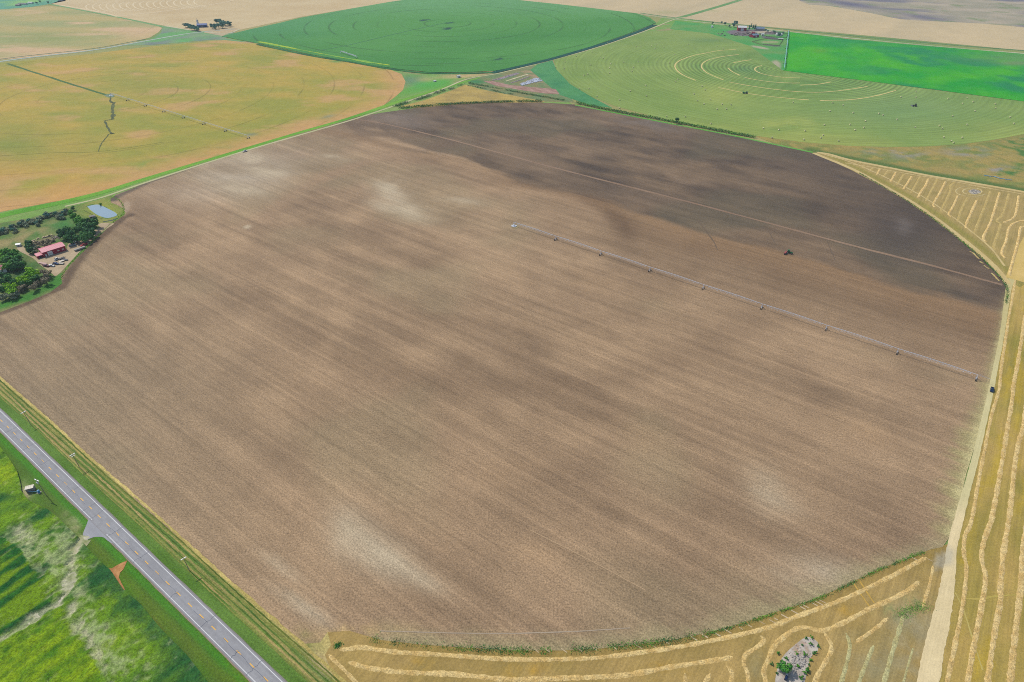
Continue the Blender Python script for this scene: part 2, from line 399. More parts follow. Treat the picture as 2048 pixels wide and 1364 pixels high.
GREEN = [(443, 73), (500, 59), (560, 46), (600, 36), (700, 18), (780, 4), (850, -6), (950, -8), (1034, 0), (1120, 9), (1180, 16), (1274, 27), (1300, 36), (1313, 46), (1250, 70), (1180, 94), (1100, 117), (1025, 135), (990, 142), (930, 145), (860, 145), (800, 139), (740, 130), (620, 109), (520, 88)]
field('crop_field', GREEN, 0.55, c_green, M_green, 9)
ribbon('ditch', [(515, 89), (620, 111), (700, 124), (780, 138), (850, 146), (930, 147), (990, 145)], 9, .5, noisy((20, 90, 55), (60, 125, 60), 20, 77), M_veg)
ribbon('ditch', [(985, 146), (1024, 137), (1100, 119), (1200, 90), (1270, 66), (1310, 50)], 12, .6, const(25, 85, 70), M_veg)
ribbon('flowering_strip', [(515, 84), (560, 92), (600, 100), (660, 111), (740, 125), (780, 131)], [8, 10, 3, 4, 9, 3], .62, noisy((185, 205, 60), (120, 180, 80), 12, 79, 3), M_veg, jitter=.5)

# grass, ditches and roads along the section line
def c_bank(x, y, u, v):
    c = mix(S(118, 165, 75), S(140, 165, 95), ct(vn(x, y, 25, 81, 3, 52, 3), 2.5))
    c = mix(c, S(165, 150, 110), sm(vn(x, y, 40, 83, 3), .58, .7) * sm(-v, -240, -150))
    c = mix(c, S(85, 175, 75), .9 * blob(u, v, 860, 165, 60, 16, -12))
    c = mix(c, S(205, 175, 130), .9 * blob(u, v, 930, 152, 60, 4, -3) + .5 * blob(u, v, 850, 160, 20, 4))
    c = mix(c, S(100, 135, 115), .7 * blob(u, v, 820, 160, 22, 10))
    return c
field('grass', [(430, 78), (470, 74), (740, 128), (850, 146), (990, 144), (1310, 48), (1330, 30), (1400, 40), (1560, 62), (2200, 125), (2200, 215), (2048, 203), (1566, 142), (1480, 120), (1100, 180), (1150, 212), (1540, 290), (1640, 310), (1000, 210), (700, 240), (480, 306), (260, 386), (60, 450), (-200, 520), (-300, 540), (-300, 400), (0, 418), (300, 350), (600, 260), (770, 200), (780, 140)], -.02, c_bank, M_veg, 9)
ribbon('grass', [(-120, 470), (0, 432), (100, 410), (200, 386), (300, 355), (480, 301), (600, 265), (700, 236), (800, 202), (900, 172), (960, 155)], [13, 13, 12, 10, 9, 9, 9, 9, 10, 8, 4], .07, noisy((95, 160, 50), (130, 180, 70), 15, 85, 2, 52, 4), M_veg)
ribbon('farm_track', [(130, 413), (200, 396), (262, 375), (350, 346), (480, 305), (600, 270), (700, 241), (800, 208), (880, 180), (935, 158), (1000, 146), (1100, 121), (1200, 93), (1290, 62), (1345, 40), (1372, 34)], [3.5, 4, 4, 4, 4, 4, 4], .11, noisy((205, 198, 160), (190, 190, 145), 25, 87), M_dirt)
ribbon('grass', [(1345, 39), (1400, 24), (1480, 0), (1600, -40)], 16, .06, noisy((100, 150, 85), (125, 160, 100), 30, 89), M_far)
ribbon('gravel_road', [(1030, 4), (1274, 28.5), (1350, 38.5), (1500, 55), (1700, 76), (1900, 95), (2048, 107), (2200, 120)], 7, .12, noisy((205, 205, 175), (160, 175, 130), 120, 91, 3), M_far)
ribbon('grass', [(1280, 26), (1350, 35.5), (1500, 51.5), (1700, 71), (1900, 89.5), (2048, 101), (2200, 113)], 9, .08, noisy((85, 130, 75), (110, 145, 95), 60, 93), M_far)
# road past the two left pivots
field('meadow', [(240, 91), (300, 80), (322, 66), (326, 52), (370, 58), (400, 62), (480, 66), (450, 76), (520, 90), (430, 79), (300, 90)], .02, noisy((135, 165, 120), (125, 140, 130), 40, 95, 3, c3=(110, 170, 100)), M_far, 8)
ribbon('gravel_road', [(-300, 172), (0, 123), (180, 101), (290, 82), (370, 68), (405, 64), (470, 58)], [9, 9, 8, 7, 6, 4], .12, const(180, 192, 180), M_far)
ribbon('ditch', [(-300, 164), (0, 118.5), (180, 98), (290, 78.5)], 5, .1, const(95, 120, 90), M_far)
ribbon('grass', [(100, 8), (130, 14), (240, 35), (330, 54), (400, 64.5)], 8, .08, const(120, 165, 105), M_far)
ribbon('farm_track', [(330, 52), (380, 60), (410, 64), (455, 66.5), (480, 58)], 5, .1, const(205, 200, 170), M_far)
field('bare_ground', [(408, 65), (445, 72), (478, 57), (440, 52), (418, 58)], .05, noisy((205, 180, 140), (180, 170, 140), 20, 97), M_far, 8)

# mown hay pivot
HC = P(1567, 140)
def c_hay(x, y, u, v):
    c = mix(S(128, 156, 80), S(142, 165, 90), ct(vn(x, y, 60, 101, 3), 2))
    c = mix(c, S(170, 178, 96), sm(v, 200, 285) * .7 * ct(vn(x, y, 70, 103, 3, 10, 2), 2.5))
    c = mix(c, S(185, 190, 105), .9 * blob(u, v, 1590, 250, 60, 14) * ct(vn(x, y, 30, 104), 2) + .5 * blob(u, v, 1440, 190, 60, 20))
    r = np.hypot(x - HC.x, y - HC.y)
    c = mix(c, S(98, 140, 74), .75 * sm(-r, -215, -120) * ct(vn(x, y, 40, 105), 1.5))
    c = mix(c, S(120, 155, 100), .6 * blob(u, v, 1800, 220, 160, 40))
    c = mix(c, S(95, 135, 85), .6 * blob(u, v, 1490, 138, 26, 8) + .5 * blob(u, v, 1420, 80, 50, 5))
    return c
M_hay = field_mat('mown_hay', fine=(.5, .07), mid=(.07, .06), ringnoise=((HC.x, HC.y), .16, .12, .78, .22), bump=.2)
HAY = [(1105, 112), (1112, 104), (1180, 84), (1260, 68), (1300, 62), (1360, 60), (1420, 67), (1480, 82), (1500, 92), (1540, 120), (1562, 138), (1566, 142), (1750, 165), (2048, 203), (2200, 222), (2200, 235), (2130, 252), (2048, 268), (1980, 281), (1920, 289), (1850, 293), (1780, 294), (1700, 292), (1600, 284), (1500, 270), (1400, 253), (1300, 231), (1230, 212), (1180, 192), (1140, 168), (1112, 138)]
field('hay_field', HAY, .05, c_hay, M_hay, 6)
field('grass', [(1090, 118), (1112, 108), (1104, 118), (1112, 138), (1140, 168), (1180, 192), (1225, 216), (1180, 210), (1120, 190), (1060, 140)], .03, noisy((70, 140, 90), (90, 155, 95), 25, 107), M_veg, 6)
SW = const(222, 205, 140)
for pl in ([(1472, 99), (1440, 101), (1412, 106), (1384, 112), (1360, 121), (1350, 131), (1355, 142), (1370, 152), (1392, 161)],
           [(1478, 109), (1440, 114), (1412, 122), (1403, 132), (1410, 143), (1425, 151), (1447, 160)],
           [(1458, 164), (1490, 170), (1536, 177), (1590, 183), (1640, 184.5), (1690, 180), (1735, 173)],
           [(1456, 136), (1464, 143), (1480, 151)], [(1489, 155), (1515, 160), (1545, 164), (1580, 166), (1600, 166)],
           [(1467, 125.5), (1485, 122), (1503, 119.5)], [(1524, 131), (1512, 135), (1510, 140), (1520, 146), (1540, 151), (1570, 155), (1600, 156)],
           [(1437, 175), (1490, 186), (1536, 192.5), (1580, 197), (1618, 200)], [(1640, 201), (1700, 199.5), (1750, 192), (1792, 181)],
           [(1600, 170.5), (1635, 168.5), (1662, 164)]):
    ribbon('hay_swath', pl, 2.6, .10, SW, M_dirt, jitter=.35)
def c_bright(x, y, u, v):
    c = mix(S(32, 160, 48), S(76, 178, 34), ct(vn(x, y, 38, 111, 4, 50, 1.6), 2.2))
    c = mix(c, S(8, 140, 78), sm(vn(x, y, 60, 113, 4), .42, .68) * sm(u, 1600, 1850))
    c = mix(c, S(20, 145, 75), sm(-v, -105, -75) * sm(u, 1580, 1700) * .8)
    c = mix(c, S(110, 150, 90), .7 * blob(u, v, 2050, 115, 110, 12) + .9 * blob(u, v, 2030, 127, 30, 4))
    c = mix(c, S(110, 160, 40), .5 * blob(u, v, 1640, 102, 16, 4))
    return c
field('alfalfa_field', [(1577, 64), (1620, 69), (1700, 79), (1850, 92), (2048, 108), (2200, 121), (2200, 218), (2048, 203), (1750, 164), (1566, 141)], .35, c_bright, field_mat('alfalfa', fine=(.5, .12), mid=(.06, .12), bump=.4), 7)
# farm yard ground beyond the hay pivot
def c_nefarm(x, y, u, v):
    c = mix(S(75, 160, 80), S(110, 160, 85), ct(vn(x, y, 30, 121), 2.5))
    c = mix(c, S(125, 115, 120), sm(blob(u, v, 1480, 67, 28, 5, 6) + .8 * blob(u, v, 1500, 62, 30, 4) + .6 * blob(u, v, 1545, 66, 26, 6), .3, .6))
    c = mix(c, S(190, 180, 155), sm(blob(u, v, 1525, 64, 30, 1.8, -8) + blob(u, v, 1510, 64, 28, 1.2), .4, .7))
    c = mix(c, S(105, 100, 105), sm(blob(u, v, 1540, 76, 22, 3, 8), .4, .6) + .8 * sm(blob(u, v, 1545, 91, 22, 2, 5), .4, .6))
    c = mix(c, S(155, 165, 115), sm(blob(u, v, 1540, 84, 22, 3), .4, .6))
    c = mix(c, S(185, 175, 150), sm(blob(u, v, 1552, 130, 14, 12, 40) + blob(u, v, 1520, 95, 25, 3, 10), .4, .8) * .9)
    return c
field('farmyard', [(1350, 42), (1577, 64), (1566, 141), (1500, 92), (1420, 67), (1340, 58)], .06, c_nefarm, M_far, 5)

# rough pasture between the hay pivot and the stubble corner
def c_rough(x, y, u, v):
    c = mix(S(130, 140, 75), S(165, 150, 90), ct(vn(x, y, 22, 131, 4, 20, 2), 3))
    c = mix(c, S(160, 155, 145), sm(vn(x, y, 16, 133, 4, 20, 2), .45, .65) * np.clip(blob(u, v, 1790, 305, 60, 10, 5) + blob(u, v, 1935, 305, 40, 10) + blob(u, v, 1990, 337, 30, 6) * 1.3, 0, 1))
    c = mix(c, S(58, 122, 54), sm(blob(u, v, 2060, 300, 60, 30) + blob(u, v, 2010, 345, 30, 7) * .8 + (vn(x, y, 16, 137, 4) - .5) * 1.6, .4, .8) * .85)
    c = mix(c, S(180, 158, 92), .6 * sm(vn(x, y, 9, 139, 4), .52, .66))
    c = mix(c, S(95, 120, 60), sm(-pdist(x, y, [(1620, 300), (1700, 316), (1850, 346), (2048, 380)]), -14, -2))
    return c
field('pasture', [(1500, 268), (1600, 283), (1700, 291), (1800, 293), (1920, 288), (2048, 266), (2200, 236), (2200, 420), (2048, 383), (1850, 350), (1690, 320), (1624, 304), (1560, 292)], .0, c_rough, M_veg, 4)

# ---------------------------------------------------------------- the bare field in the middle
ARC = [(1625, 305), (1702, 340), (1760, 371), (1811, 401), (1860, 434), (1903, 467), (1940, 497), (1961, 515), (1990, 542), (2008, 562)]
BOT = [(1885, 1094), (1861, 1099), (1811, 1119), (1756, 1139), (1700, 1166), (1636, 1196), (1585, 1214), (1536, 1229), (1480, 1247), (1424, 1264), (1350, 1279), (1274, 1289), (1200, 1297), (1124, 1301), (1024, 1301), (912, 1294), (840, 1289), (762, 1280)]
FIELD = [(-107, 668), (0, 625), (60, 602), (100, 585), (125, 567), (122, 553), (142, 528), (168, 502), (200, 471), (225, 447), (248, 431), (252, 426), (245, 416), (232, 409), (222, 405), (221, 398), (232, 389), (260, 379), (300, 362), (350, 345), (400, 327), (450, 310), (500, 294), (560, 276), (620, 258), (680, 242), (705, 235), (760, 226), (830, 216), (930, 208), (1000, 205.5), (1080, 205), (1150, 209), (1250, 228), (1350, 249), (1450, 268), (1520, 284)] + ARC + \
        [(2014, 578), (2012, 600), (2004, 640), (1994, 700), (1984, 760), (1970, 820), (1950, 890), (1932, 950), (1916, 1020), (1902, 1070)] + BOT + [(700, 1262), (655, 1264), (640, 1285), (605, 1288), (500, 1199), (400, 1111), (300, 1026), (200, 934), (100, 838), (0, 755)]
BND = [(560, 246), (700, 266), (832, 300), (920, 317), (993, 342), (1043, 364), (1148, 387), (1237, 411), (1347, 450), (1450, 478), (1536, 496), (1581, 510), (1636, 526), (1761, 563), (1850, 587), (1911, 602), (2001, 628), (2100, 655)]
REDGE = [(2014, 590), (2006, 640), (1996, 700), (1986, 760), (1972, 820), (1952, 890), (1934, 950), (1918, 1020), (1904, 1075)]
def c_soil(x, y, u, v):
    a = vn(x, y, 32, 201, 3, TILL, 1.4); b_ = vn(x, y, 15, 205, 3, TILL, 1.6); s_ = vn(x, y, 5, 209, 2, TILL, 24); g_ = vn(x, y, 95, 213, 2)
    c = mix(S(155, 131, 105), S(189, 161, 129), ct(a * .5 + b_ * .25 + g_ * .25, 2.4))
    c = mix(c, c * .84, ct(s_, 2.8))
    c = mix(c, S(160, 144, 114), .45 * sm(vn(x, y, 90, 215, 3), .45, .7))
    c = mix(c, S(150, 136, 112), .5 * sm(-u, -700, -100) * sm(v, 450, 800))
    # greyish dry area top left
    c = mix(c, S(190, 176, 155), .7 * (blob(u, v, 470, 350, 130, 40, -10)) * (.5 + ct(a, 2)))
    g = Gs(BND); yb = np.interp(x * math.cos(R(TILL)) + y * math.sin(R(TILL)), g[:, 0] * math.cos(R(TILL)) + g[:, 1] * math.sin(R(TILL)), -g[:, 0] * math.sin(R(TILL)) + g[:, 1] * math.cos(R(TILL)))
    dd0 = (-x * math.sin(R(TILL)) + y * math.cos(R(TILL))) - yb
    wu = u + 26 * (vn(x, y, 40, 221) - .5) * 2; wv = v + 14 * (vn(x, y, 40, 223) - .5) * 2
    for cu, cv, ru, rv, rot, st in ((788, 383, 34, 18, 20, .78), (815, 422, 48, 17, 12, .8), (765, 408, 30, 14, 10, .4), (932, 401, 30, 6, 5, .5), (535, 342, 40, 11, 8, .6), (495, 316, 26, 7, -5, .6), (480, 378, 54, 14, 8, .5),
                                    (655, 310, 30, 5, 10, .4), (492, 452, 8, 4, 0, .9), (700, 1060, 44, 40, 30, .62), (765, 1105, 70, 36, 32, .72), (850, 1155, 55, 20, 30, .45), (1545, 985, 60, 34, 40, .45), (1640, 1150, 80, 36, 10, .5),
                                    (600, 1215, 60, 16, 32, .5), (560, 1130, 50, 12, 32, .4), (1880, 440, 8, 30, 0, .0)):
        c = mix(c, S(204, 188, 160), np.clip(1.25 * st * blob(wu, wv, cu, cv, ru, rv, rot) * (.6 + .7 * s_), 0, .9))
    for cu, cv, ru, rv, rot, st in ((1740, 870, 45, 18, 30, .6), (1700, 860, 80, 30, 20, .3), (1065, 1105, 60, 22, 15, .5), (1010, 940, 60, 30, 0, .3), (1290, 880, 60, 26, 20, .35), (1180, 560, 60, 20, 15, .35), (1010, 375, 60, 12, 0, .4), (660, 350, 90, 8, -6, .4)):
        c = mix(c, S(188, 158, 124), st * blob(wu, wv, cu, cv, ru, rv, rot))
    for cu, cv, ru, rv, rot, st in ((1215, 415, 22, 30, 40, .6), (1225, 455, 30, 26, 0, .4), (1035, 440, 26, 6, 0, .5), (1030, 460, 34, 5, 0, .5), (300, 395, 50, 22, 10, .45), (260, 480, 40, 30, -30, .3), (500, 700, 160, 22, 32, .4), (250, 640, 120, 12, 30, .4), (820, 880, 120, 18, 28, .4),
                                    (1180, 660, 80, 34, 10, .3), (1400, 700, 120, 16, 20, .35), (1830, 760, 60, 60, 0, .3), (1700, 980, 90, 40, 20, .35), (1450, 1100, 110, 26, 25, .3), (860, 1215, 60, 16, 30, .35), (960, 1240, 60, 14, 10, .3), (1340, 640, 40, 12, 10, .3)):
        c = mix(c, S(118, 98, 78), .55 * st * blob(wu, wv, cu, cv, ru, rv, rot))
    c = mix(c, S(124, 102, 79), .8 * sm(dd0, -130, -30) * sm(u, 1020, 1300) * (.4 + .8 * a))
    PR = P(1028, 451); rr = np.hypot(x - PR.x, y - PR.y); th = np.degrees(np.arctan2(y - PR.y, x - PR.x))
    c = mix(c, S(184, 156, 126), .5 * np.exp(-((rr - 252) / 10) ** 2) * sm(th, 85, 105) * 1.3 + .5 * np.exp(-((rr - 90) / 10) ** 2) * sm(th, -10, 20) * (1 - sm(th, 70, 120)))
    c = mix(c, S(104, 84, 66), .85 * np.exp(-((rr - 112 - (vn(x, y, 20, 217) - .5) * 14) / 14) ** 2) * sm(th, -30, 5) * (1 - sm(th, 70, 120)) + .18 * np.exp(-((rr - 250) / 14) ** 2) + .12 * np.exp(-((rr - 180) / 10) ** 2))
    # freshly worked, darker part
    g = Gs(BND); yb = np.interp(x * math.cos(R(TILL)) + y * math.sin(R(TILL)), g[:, 0] * math.cos(R(TILL)) + g[:, 1] * math.sin(R(TILL)), -g[:, 0] * math.sin(R(TILL)) + g[:, 1] * math.cos(R(TILL)))
    dd = (-x * math.sin(R(TILL)) + y * math.cos(R(TILL))) - yb
    n3 = vn(x, y, 42, 231, 4, TILL, 1.4); n4 = vn(x, y, 15, 235, 3, TILL, 2.5)
    dk = mix(S(88, 76, 65), S(138, 117, 94), ct(n3 * .5 + n4 * .5, 2.3))
    dk = mix(dk, S(112, 104, 84), .5 * sm(vn(x, y, 90, 241), .5, .7))
    dk = mix(dk, S(82, 74, 70), .75 * blob(u, v, 1800, 460, 110, 60, 25) + .3 * blob(u, v, 1600, 330, 80, 40) + .35 * blob(u, v, 1950, 590, 60, 20))
    dk = mix(dk, S(135, 125, 118), .6 * blob(wu, wv, 1805, 452, 22, 14, 20) + .5 * blob(wu, wv, 1300, 245, 60, 6, 10) + .5 * blob(u, v, 790, 235, 60, 10) + .35 * blob(u, v, 820, 250, 50, 8))
    dk = mix(dk, S(150, 128, 105), .5 * blob(wu, wv, 1170, 300, 40, 14) + .6 * blob(wu, wv, 1370, 360, 60, 8, 18) + .4 * blob(wu, wv, 1280, 400, 90, 16, 10) + .4 * blob(wu, wv, 1000, 290, 60, 14, 10) + .4 * blob(wu, wv, 1180, 240, 60, 8) + .5 * blob(wu, wv, 1080, 330, 90, 16, 20))
    c = mix(c, S(152, 124, 94), .5 * np.exp(-(dd / 22) ** 2) * (dd < 0) + .35 * sm(dd, -60, -20) * sm(u, 1050, 1400))
    dk = mix(dk, S(140, 118, 96), .5 * sm(-u, -980, -800) * sm(-dd, -75, -5)); dk = mix(dk, S(84, 74, 64), .35 * sm(u, 1350, 1700) * sm(dd, 60, 110))
    left = sm(-u, -880, -700)       # the edge of the worked part is soft on the left
    c = mix(c, dk, sm(dd + (n4 - .5) * (22 + 80 * left), -4 - 14 * left, 8 + 34 * left))
    # untilled green-grey fringe along the right edge
    de = pdist(x, y, REDGE); tooth = vn(x, y, 3.2, 251, 2, TILL, 9)
    wd = np.interp(v, [580, 640, 720, 800, 900, 1000, 1060, 1100], [2, 3, 5, 8, 11, 12, 9, 5])
    c = mix(c, S(172, 164, 116), .75 * sm(wd * (.4 + 1.1 * tooth) - de, -4, 8))
    c = mix(c, S(206, 196, 146), .9 * sm(wd * (.1 + .5 * tooth) - de, -1, 3))
    # bottom arc: weeds, bottom left: straw-coloured headland
    db = pdist(x, y, BOT)
    c = mix(c, S(170, 160, 122), .7 * sm(-db - 8 * tooth, -15, -3))
    c = mix(c, S(196, 170, 122), .8 * np.clip(blob(u, v, 660, 1270, 60, 14) + blob(u, v, 740, 1262, 70, 10, -4), 0, 1) * ct(vn(x, y, 3, 255), 2))
    c = mix(c, S(120, 130, 70), .6 * blob(u, v, 615, 1285, 30, 22, 40) * ct(vn(x, y, 3, 257), 2.5))
    # dark turned strip along the north-west headland
    dw = pdist(x, y, [(221, 400), (245, 388), (300, 363), (350, 346), (400, 328), (500, 295), (620, 259), (705, 236)])
    c = mix(c, S(105, 95, 82), .85 * sm(-dw, -6.5, -2) + .9 * sm(blob(u, v, 228, 398, 11, 7), .4, .7))
    dw = pdist(x, y, [(0, 626), (60, 604), (125, 574), (140, 545), (172, 503), (204, 472), (246, 436), (262, 430)])
    c = mix(c, S(108, 90, 72), .9 * sm(-dw, -6.0, -2.5))
    c = mix(c, S(185, 165, 140), .7 * sm(blob(u, v, 252, 414, 10, 16, 20), .4, .7))
    return c
field('bare_field', FIELD, .08, c_soil, M_soil, 3.0)
ribbon('field_track', [(712, 239), (760, 246), (830, 262), (930, 287), (1050, 320), (1200, 359), (1350, 397), (1536, 446), (1700, 490), (1850, 528), (2005, 570)], 3.6, .12, noisy((142, 118, 98), (156, 132, 110), 30, 261), M_dirt, n=8, jitter=.25)
for pl, wdt in (([(1560, 1000), (1430, 930), (1300, 880)], .1), ([(1060, 1060), (1165, 1113), (1290, 1180)], .9), ([(215, 560), (300, 612), (420, 690)], 1.0)):
    if wdt > .2: ribbon('wheel_track', pl, .45, .11, const(190, 164, 132), M_dirt, n=8, jitter=.3)
for pl in ([(1395, 440), (1425, 480), (1435, 500)], [(1500, 370), (1560, 410), (1640, 445)], [(1536, 460), (1552, 490)], [(1653, 480), (1670, 520)]):
    ribbon('wheel_track', pl, 1.0, .115, const(116, 101, 85), M_dirt, n=6, jitter=.6)
ribbon('wheel_track', [(760, 1262), (900, 1266), (1020, 1267), (1150, 1263), (1260, 1256)], .5, .11, const(180, 165, 145), M_dirt, n=8, jitter=.3)

# ---------------------------------------------------------------- stubble: corner, right strip, north-east corner
def c_stub(x, y, u, v):
    c = mix(S(166, 144, 88), S(182, 156, 100), ct(vn(x, y, 12, 301, 4), 2.5))
    c = mix(c, S(150, 128, 70), .6 * sm(-pdist(x, y, BOT), -9, -1))
    c = mix(c, S(196, 158, 72), .8 * sm(vn(x, y, 5, 303, 3), .45, .65) * np.clip(blob(u, v, 840, 1330, 26, 12) + blob(u, v, 1060, 1345, 60, 14) + blob(u, v, 1330, 1340, 40, 14) + blob(u, v, 1695, 1220, 18, 10) + blob(u, v, 740, 1300, 60, 4), 0, 1))
    c = mix(c, S(158, 154, 120), .75 * np.clip(blob(u, v, 1815, 1230, 45, 45, 20) + blob(u, v, 1750, 1330, 60, 40) + blob(u, v, 1700, 1270, 30, 12) * .5 + blob(u, v, 1511, 1330, 14, 25), 0, 1) * (.5 + ct(vn(x, y, 6, 305), 2) * .6))
    c = mix(c, S(120, 150, 100), .7 * sm(vn(x, y, 4, 307), .5, .65) * (blob(u, v, 1830, 1215, 40, 18) + blob(u, v, 1790, 1225, 30, 10)))
    c = mix(c, S(182, 176, 156), .7 * sm(blob(u, v, 1880, 1125, 14, 26, 20) + (vn(x, y, 3, 309) - .5), .3, .9))
    c = mix(c, S(170, 164, 136), .5 * ct(vn(x, y, 5, 310), 3) * sm(u - 1740, 0, 100) * sm(v, 1190, 1260))
    return c
CORNER = [(1897, 1088)] + [(a + 0, b - 3) for a, b in BOT] + [(745, 1268), (700, 1252), (655, 1252), (640, 1275), (640, 1300), (680, 1400), (740, 1500), (1820, 1460), (1850, 1364), (1870, 1250), (1885, 1150)]
field('stubble_field', CORNER, .05, c_stub, M_till, 2.2)
def c_rstub(x, y, u, v):
    c = mix(S(166, 150, 80), S(188, 162, 96), ct(vn(x, y, 10, 311, 4, 53, 3), 2.5))
    c = mix(c, S(140, 136, 62), .6 * sm(vn(x, y, 14, 313, 3, 53, 3), .5, .7))
    c = mix(c, S(190, 165, 70), .7 * sm(vn(x, y, 5, 315, 3, 53, 8), .58, .72))
    c = mix(c, S(205, 180, 110), .6 * sm(-v, -640, -560))
    return c
field('stubble_field', [(2016, 560), (2060, 540), (2250, 560), (2250, 1500), (1840, 1480), (1862, 1364), (1882, 1264), (1900, 1150), (1912, 1075), (1930, 1000), (1955, 900), (1975, 820), (1990, 750), (2003, 680), (2012, 610)], .04, c_rstub, M_till, 2.6)
def c_trk(x, y, u, v):
    c = mix(S(238, 220, 176), S(222, 204, 160), ct(vn(x, y, 5, 321, 3, 53, 5), 2.5))
    c = mix(c, S(196, 190, 168), .7 * sm(blob(u, v, 1893, 1112, 16, 26), .3, .7))
    c = mix(c, S(212, 205, 155), .8 * sm(-v, -1050, -980)); return mix(c, S(200, 186, 128), .6 * sm(-v, -760, -640))
M_track = field_mat('pale_track', fine=(1.2, .08), mid=(.2, .06), streak=[(53, .04, 1.2, .07)], bump=.3)
ribbon('dirt_track', [(1842, 1460), (1857, 1362), (1868, 1300), (1880, 1250), (1892, 1190), (1899, 1140), (1905, 1090), (1920, 1030), (1936, 970), (1952, 910), (1966, 850), (1980, 790), (1992, 730), (2002, 680), (2011, 620), (2018, 575), (2030, 540)], [8, 8, 7.4, 6.4, 4.8, 4.2, 3.6, 3.4, 3.2, 3, 3, 4, 5], .10, c_trk, M_track, n=10, jitter=.08)
def c_tri(x, y, u, v):
    c = mix(S(170, 152, 96), S(182, 160, 104), ct(vn(x, y, 14, 331, 4), 2.5))
    return mix(c, S(150, 145, 72), .8 * np.exp(-((pdist(x, y, ARC) - 12) / 4.5) ** 2))
field('stubble_field', ARC + [(2016, 560), (2040, 575), (2060, 560), (2250, 600), (2250, 430), (2048, 383), (1950, 367), (1850, 350), (1780, 336), (1700, 322), (1655, 309)], .06, c_tri, M_till, 3.2)
PALE = noisy((216, 196, 142), (206, 184, 128), 6, 341)
ribbon('pale_stubble_edge', [(1627, 306), (1706, 339), (1764, 370), (1815, 399), (1865, 432), (1907, 464), (1966, 512), (1995, 540), (2016, 568)], 5.5, .10, PALE, M_dirt, jitter=.1)
ribbon('pale_stubble_edge', [(1632, 304), (1700, 324), (1750, 345), (1800, 369), (1850, 396), (1900, 430), (1950, 469), (1985, 500), (2009, 532)], 2.0, .10, PALE, M_dirt, jitter=.3)
ribbon('pale_stubble_edge', [(1635, 305), (1660, 309), (1700, 320), (1780, 336), (1850, 350), (1950, 367), (2048, 384), (2200, 412)], 6, .10, PALE, M_dirt, jitter=.1)
ribbon('pale_stubble_edge', [(1690, 326), (1740, 334), (1800, 345), (1900, 362), (1980, 377), (2048, 389), (2200, 417)], 2.0, .105, PALE, M_dirt, jitter=.3)
ribbon('stubble_edge', [(2030, 560), (2048, 510), (2075, 460)], 14, .10, noisy((226, 198, 130), (205, 180, 105), 6, 343), M_dirt, n=4)

# ---------------------------------------------------------------- highway and its verges
HD = np.array([math.cos(R(-36.2)), math.sin(R(-36.2))]); HN = np.array([-HD[1], HD[0]])
HO = np.array([-221.4, 222.0]) + HN * 0.1
def hp(s, o): return HO + HD * s + HN * o
def hs(x, y): return (x - HO[0]) * HD[0] + (y - HO[1]) * HD[1], (x - HO[0]) * HN[0] + (y - HO[1]) * HN[1]
def c_vr(x, y, u, v):
    s, o = hs(x, y)
    c = mix(S(88, 124, 48), S(106, 140, 64), ct(vn(x, y, 6, 401, 3, TILL, 3), 2.5))
    ln = vn(s * 0 + o * 30, s * .4, 20, 403, 2)
    c = mix(c, S(168, 158, 96), sm(o, 9.2, 11.5) * ct(vn(s, o * 16, 16, 405, 2, 0, 2.5), 4) * .8)
    c = mix(c, S(98, 130, 62), sm(np.exp(-((o - 15.2) / .9) ** 2), .3, .8))
    c = mix(c, S(205, 188, 125), sm(o, 17.0, 18.3) * (.5 + .6 * ct(vn(x, y, 3, 407, 2, TILL, 3), 2)))
    c = mix(c, S(190, 168, 128), .8 * blob(u, v, 640, 1330, 22, 40, -40) * sm(o, 8, 20))
    c = mix(c, S(125, 135, 75), .7 * blob(u, v, 615, 1292, 34, 24, 40) * ct(vn(x, y, 3, 409), 2.5))
    return c
# strip up to the soil, with the bottom corner wedge
VR = [hp(-420, 3.9), hp(420, 3.9), hp(420, 24), hp(205, 24)] + [Vector((P(a, b).x, P(a, b).y)) for a, b in ((700, 1400), (672, 1364), (650, 1310), (662, 1290), (655, 1264), (640, 1282), (605, 1284))] + [hp(100, 19.9), hp(0, 19.3), hp(-160, 18), hp(-420, 15)]
field('road_verge', [tuple(p) for p in VR], .065, c_vr, M_verge, 1.6, world=True)
def c_vl(x, y, u, v):
    s, o = hs(x, y)
    c = mix(S(84, 130, 40), S(92, 118, 50), ct(vn(x, y, 8, 411, 3, TILL, 3), 2.5))
    c = mix(c, S(120, 125, 50), .8 * sm(vn(x, y, 14, 413, 2, TILL, 3), .5, .7))
    c = mix(c, S(195, 185, 150), .85 * ct(vn(x, y, 4, 415), 2) * np.clip(blob(u, v, 150, 1050, 26, 18, 45) + blob(u, v, 50, 985, 14, 18), 0, 1))
    c = mix(c, S(74, 142, 44), .8 * np.exp(-((o + 6.5) / 1.6) ** 2)); c = mix(c, S(104, 126, 44), .6 * np.exp(-((o + 11.0) / 1.6) ** 2) * sm(s, -20, 20))
    return c
VL = [hp(-420, -3.9), hp(420, -3.9), hp(420, -26), hp(60, -26), hp(-60, -32), hp(-420, -30)]
field('road_verge', [tuple(p) for p in VL], .03, c_vl, M_verge, 1.6, world=True)
field('bare_ground', [(205, 1132), (210, 1135), (216, 1137), (224, 1137), (232, 1132), (243, 1126), (255, 1121), (251, 1130), (247, 1139), (240, 1146), (238, 1155), (243, 1166), (248, 1175), (251, 1183), (244, 1179), (236, 1170), (228, 1162), (220, 1154), (213, 1145), (208, 1138)], .16, noisy((205, 158, 108), (180, 128, 84), 1.5, 435, 3), M_dirt, .8)
